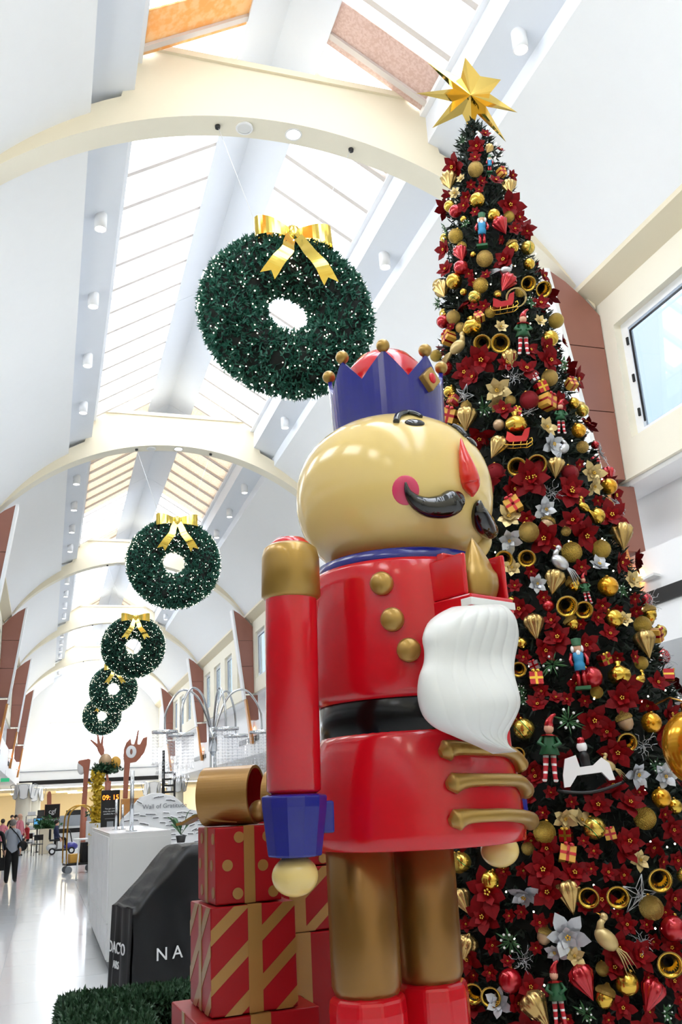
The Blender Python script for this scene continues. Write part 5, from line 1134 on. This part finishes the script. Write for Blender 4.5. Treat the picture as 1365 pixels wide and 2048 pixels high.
# ------------------------------------------------------------------ people
def person(label, P, rz, h, mats, pose='stand', hair='hair_grey', long=False, fat=1.0):
    e = thing('person', label, 'person', P, rz); V = []; E = []; Rr = []
    zh_ = .27 if pose == 'sit' else .52
    def v(p, r, pr=None):
        V.append(Vector(p)*h); Rr.append(r*h*(fat if r > .04 and p[2] < zh_+.3 else 1))
        if pr is not None: E.append((pr, len(V)-1))
        return len(V)-1
    sit = pose == 'sit'; zh = .27 if sit else .52
    pel = v((0, 0, zh+.01), .078); ab = v((0, -.005, zh+.10), .074, pel); ch = v((0, 0, zh+.22), .082, ab); nk0 = v((0, .005, zh+.30), .05, ch); nk = v((0, -.005, zh+.335), .03, nk0); hd_ = v((0, -.012, zh+.385), .046, nk); ht = v((0, -.008, zh+.44), .044, hd_)
    v((0, -.062, zh+.395), .009, hd_)
    for s in (-1, 1):
        sh = v((s*.095, 0, zh+.285), .040, nk0)
        fw = -.06 if not sit else -.12
        if pose == 'walk': fw = -.10*s
        el = v((s*.135, fw*.3+.01, zh+.14), .030, sh); wr = v((s*.150, fw*.9, zh+.01), .020, el); pm_ = v((s*.150, fw*.9-.012, zh-.03), .017, wr)
        for k in range(4): f1 = v((s*.150+.0, fw*.9-.03+.012*k, zh-.062), .0062, pm_); v((s*.146, fw*.9-.032+.012*k, zh-.088+.004*abs(k-1.5)), .005, f1)
        t1 = v((s*.140, fw*.9-.045, zh-.045), .0062, wr); v((s*.136, fw*.9-.052, zh-.062), .005, t1)
        hp = v((s*.048, 0, zh-.02), .062, pel)
        if sit: kn = v((s*.06, -.24, zh-.005), .042, hp); an_ = v((s*.06, -.25, .045), .026, kn)
        else:
            st_ = (.10*s if pose == 'walk' else 0); kn = v((s*.052, st_*.45-.01, .285), .043, hp); an_ = v((s*.05, st_, .045), .026 if fat == 1 else .038, kn)
        v((s*.055, V[an_].y/h-.085, .018), .022, an_)
    me = bpy.data.meshes.new('body'); me.from_pydata(V, E, []); o = bpy.data.objects.new('body', me); COL.objects.link(o)
    md = o.modifiers.new('skin', 'SKIN'); sv = me.skin_vertices[0].data
    for i, r in enumerate(Rr): sv[i].radius = (r, r)
    sv[0].use_root = True
    ss = o.modifiers.new('sub', 'SUBSURF'); ss.levels = 1; ss.render_levels = 1
    dg = bpy.context.evaluated_depsgraph_get(); m2 = bpy.data.meshes.new_from_object(o.evaluated_get(dg)); bpy.data.objects.remove(o)
    m2.materials.clear()
    for n_ in mats+['skin']: m2.materials.append(MATS[n_])     # top, trousers, shoes, skin
    zmin = min(v_.co.z for v_ in m2.vertices)
    for v_ in m2.vertices: v_.co.z -= zmin
    for p in m2.polygons:
        c = p.center/h; p.use_smooth = True; side = abs(c.x) > .115
        if c.z > zh+.33: p.material_index = 3
        elif side and c.z < zh+.02 and not (sit and c.y < -.2 and False): p.material_index = 3
        elif c.z > zh-.015 and not (sit and c.y < -.09 and abs(c.x) < .115): p.material_index = 0
        elif c.z > .055: p.material_index = 1
        else: p.material_index = 2
        if not sit and abs(c.x) < .115 and .055 < c.z < zh-.015: p.material_index = 1
    m2.name = 'body'; place('body', m2, e)
    hb = MB(); hb.ell((0, .008*h, (zh+.425)*h), (.053*h, .060*h, .055*h), 16, 10)
    if long: hb.ell((0, .03*h, (zh+.37)*h), (.05*h, .03*h, .07*h), 12, 8)
    hb.build('hair', hair, e)
    for s in (-1, 1): MB().ell((s*.018*h, -.056*h, (zh+.405)*h), .006*h, 8, 6).build('eye', 'black', e)
    return e
w0 = atZ(20, 1766, 0); wm = person('grey-haired woman seen from behind in a pale grey top and black trousers', (w0.x, w0.y, 0), R(172), 1.62, ['cloth_grey', 'cloth_black', 'black'], 'walk', fat=1.3)
bg_ = thing('crossbody_bag', 'black bag slung across the back of the woman in grey', 'bag', (w0.x+.27, w0.y-.14, .80)); MB().ell((0, 0, .12), (.13, .05, .13), 16, 10).build('bag_body', 'cloth_black', bg_)
MB().tube(smooth([(-.02, .0, .2), (-.12, -.02, .38), (-.27, -.0, .55), (-.36, .12, .64), (-.28, .26, .5), (-.08, .22, .3), (.02, .10, .2)], 4), .014, 6).build('strap', 'cloth_black', bg_)
p0 = atZ(44, 1700, 0); person('man in a dark vest, pink sleeves and jeans standing by the rack', (p0.x, 44.0, 0), R(60), 1.75, ['cloth_pink', 'jeans', 'black'], 'stand', 'skin')
p0 = atZ(60, 1700, 0); person('woman in red sitting at the cafe table', (atY(52, 1703, 46.6).x, 46.6, .20), R(-60), 1.55, ['cloth_red', 'cloth_black', 'black'], 'sit', 'hair_grey')
person('rider in navy clothes sitting on the mobility scooter', (cz.x-.02, cz.y, .22), R(90), 1.6, ['cloth_navy', 'cloth_black', 'black'], 'sit', 'hair_dark')
for x, lb, m_, hr in ((31, 'dark-haired person in white standing behind the man in jeans', 'white', 'hair_dark'), (23, 'dark-haired person half hidden behind the grey woman', 'cloth_black', 'hair_dark')):
    p0 = atY(x, 1660, 50); person(lb, (p0.x*(47/50 if x == 31 else 53/50), 47 if x == 31 else 53, 0), R(20), 1.72, [m_, 'cloth_black', 'black'], 'stand', hr)
p0 = atZ(1, 1725, 0); person('person in pink at the left edge of the picture', (p0.x, p0.y, 0), R(170), 1.6, ['cloth_pink', 'cloth_black', 'black'], 'walk', 'hair_dark')
p0 = atZ(-14, 1772, 0); person('shopper in black mostly outside the left edge', (p0.x, p0.y, 0), R(180), 1.6, ['cloth_black', 'cloth_black', 'black'], 'stand', 'hair_dark')
q0 = atY(1, 1740, p0.y); bgx = thing('shopping_bag', 'dark shopping bag hanging at the left edge of the picture', 'bag', (q0.x, p0.y-.05, .36)); MB().box((-.10, -.05, 0), (.10, .05, .32)).build('bag_body', 'cloth_black', bgx, bevel=.02)
MB().tube(smooth([(-.07, 0, .31), (-.06, 0, .45), (0, 0, .52), (.06, 0, .45), (.07, 0, .31)], 4), .01, 6).build('handle', 'cloth_black', bgx)
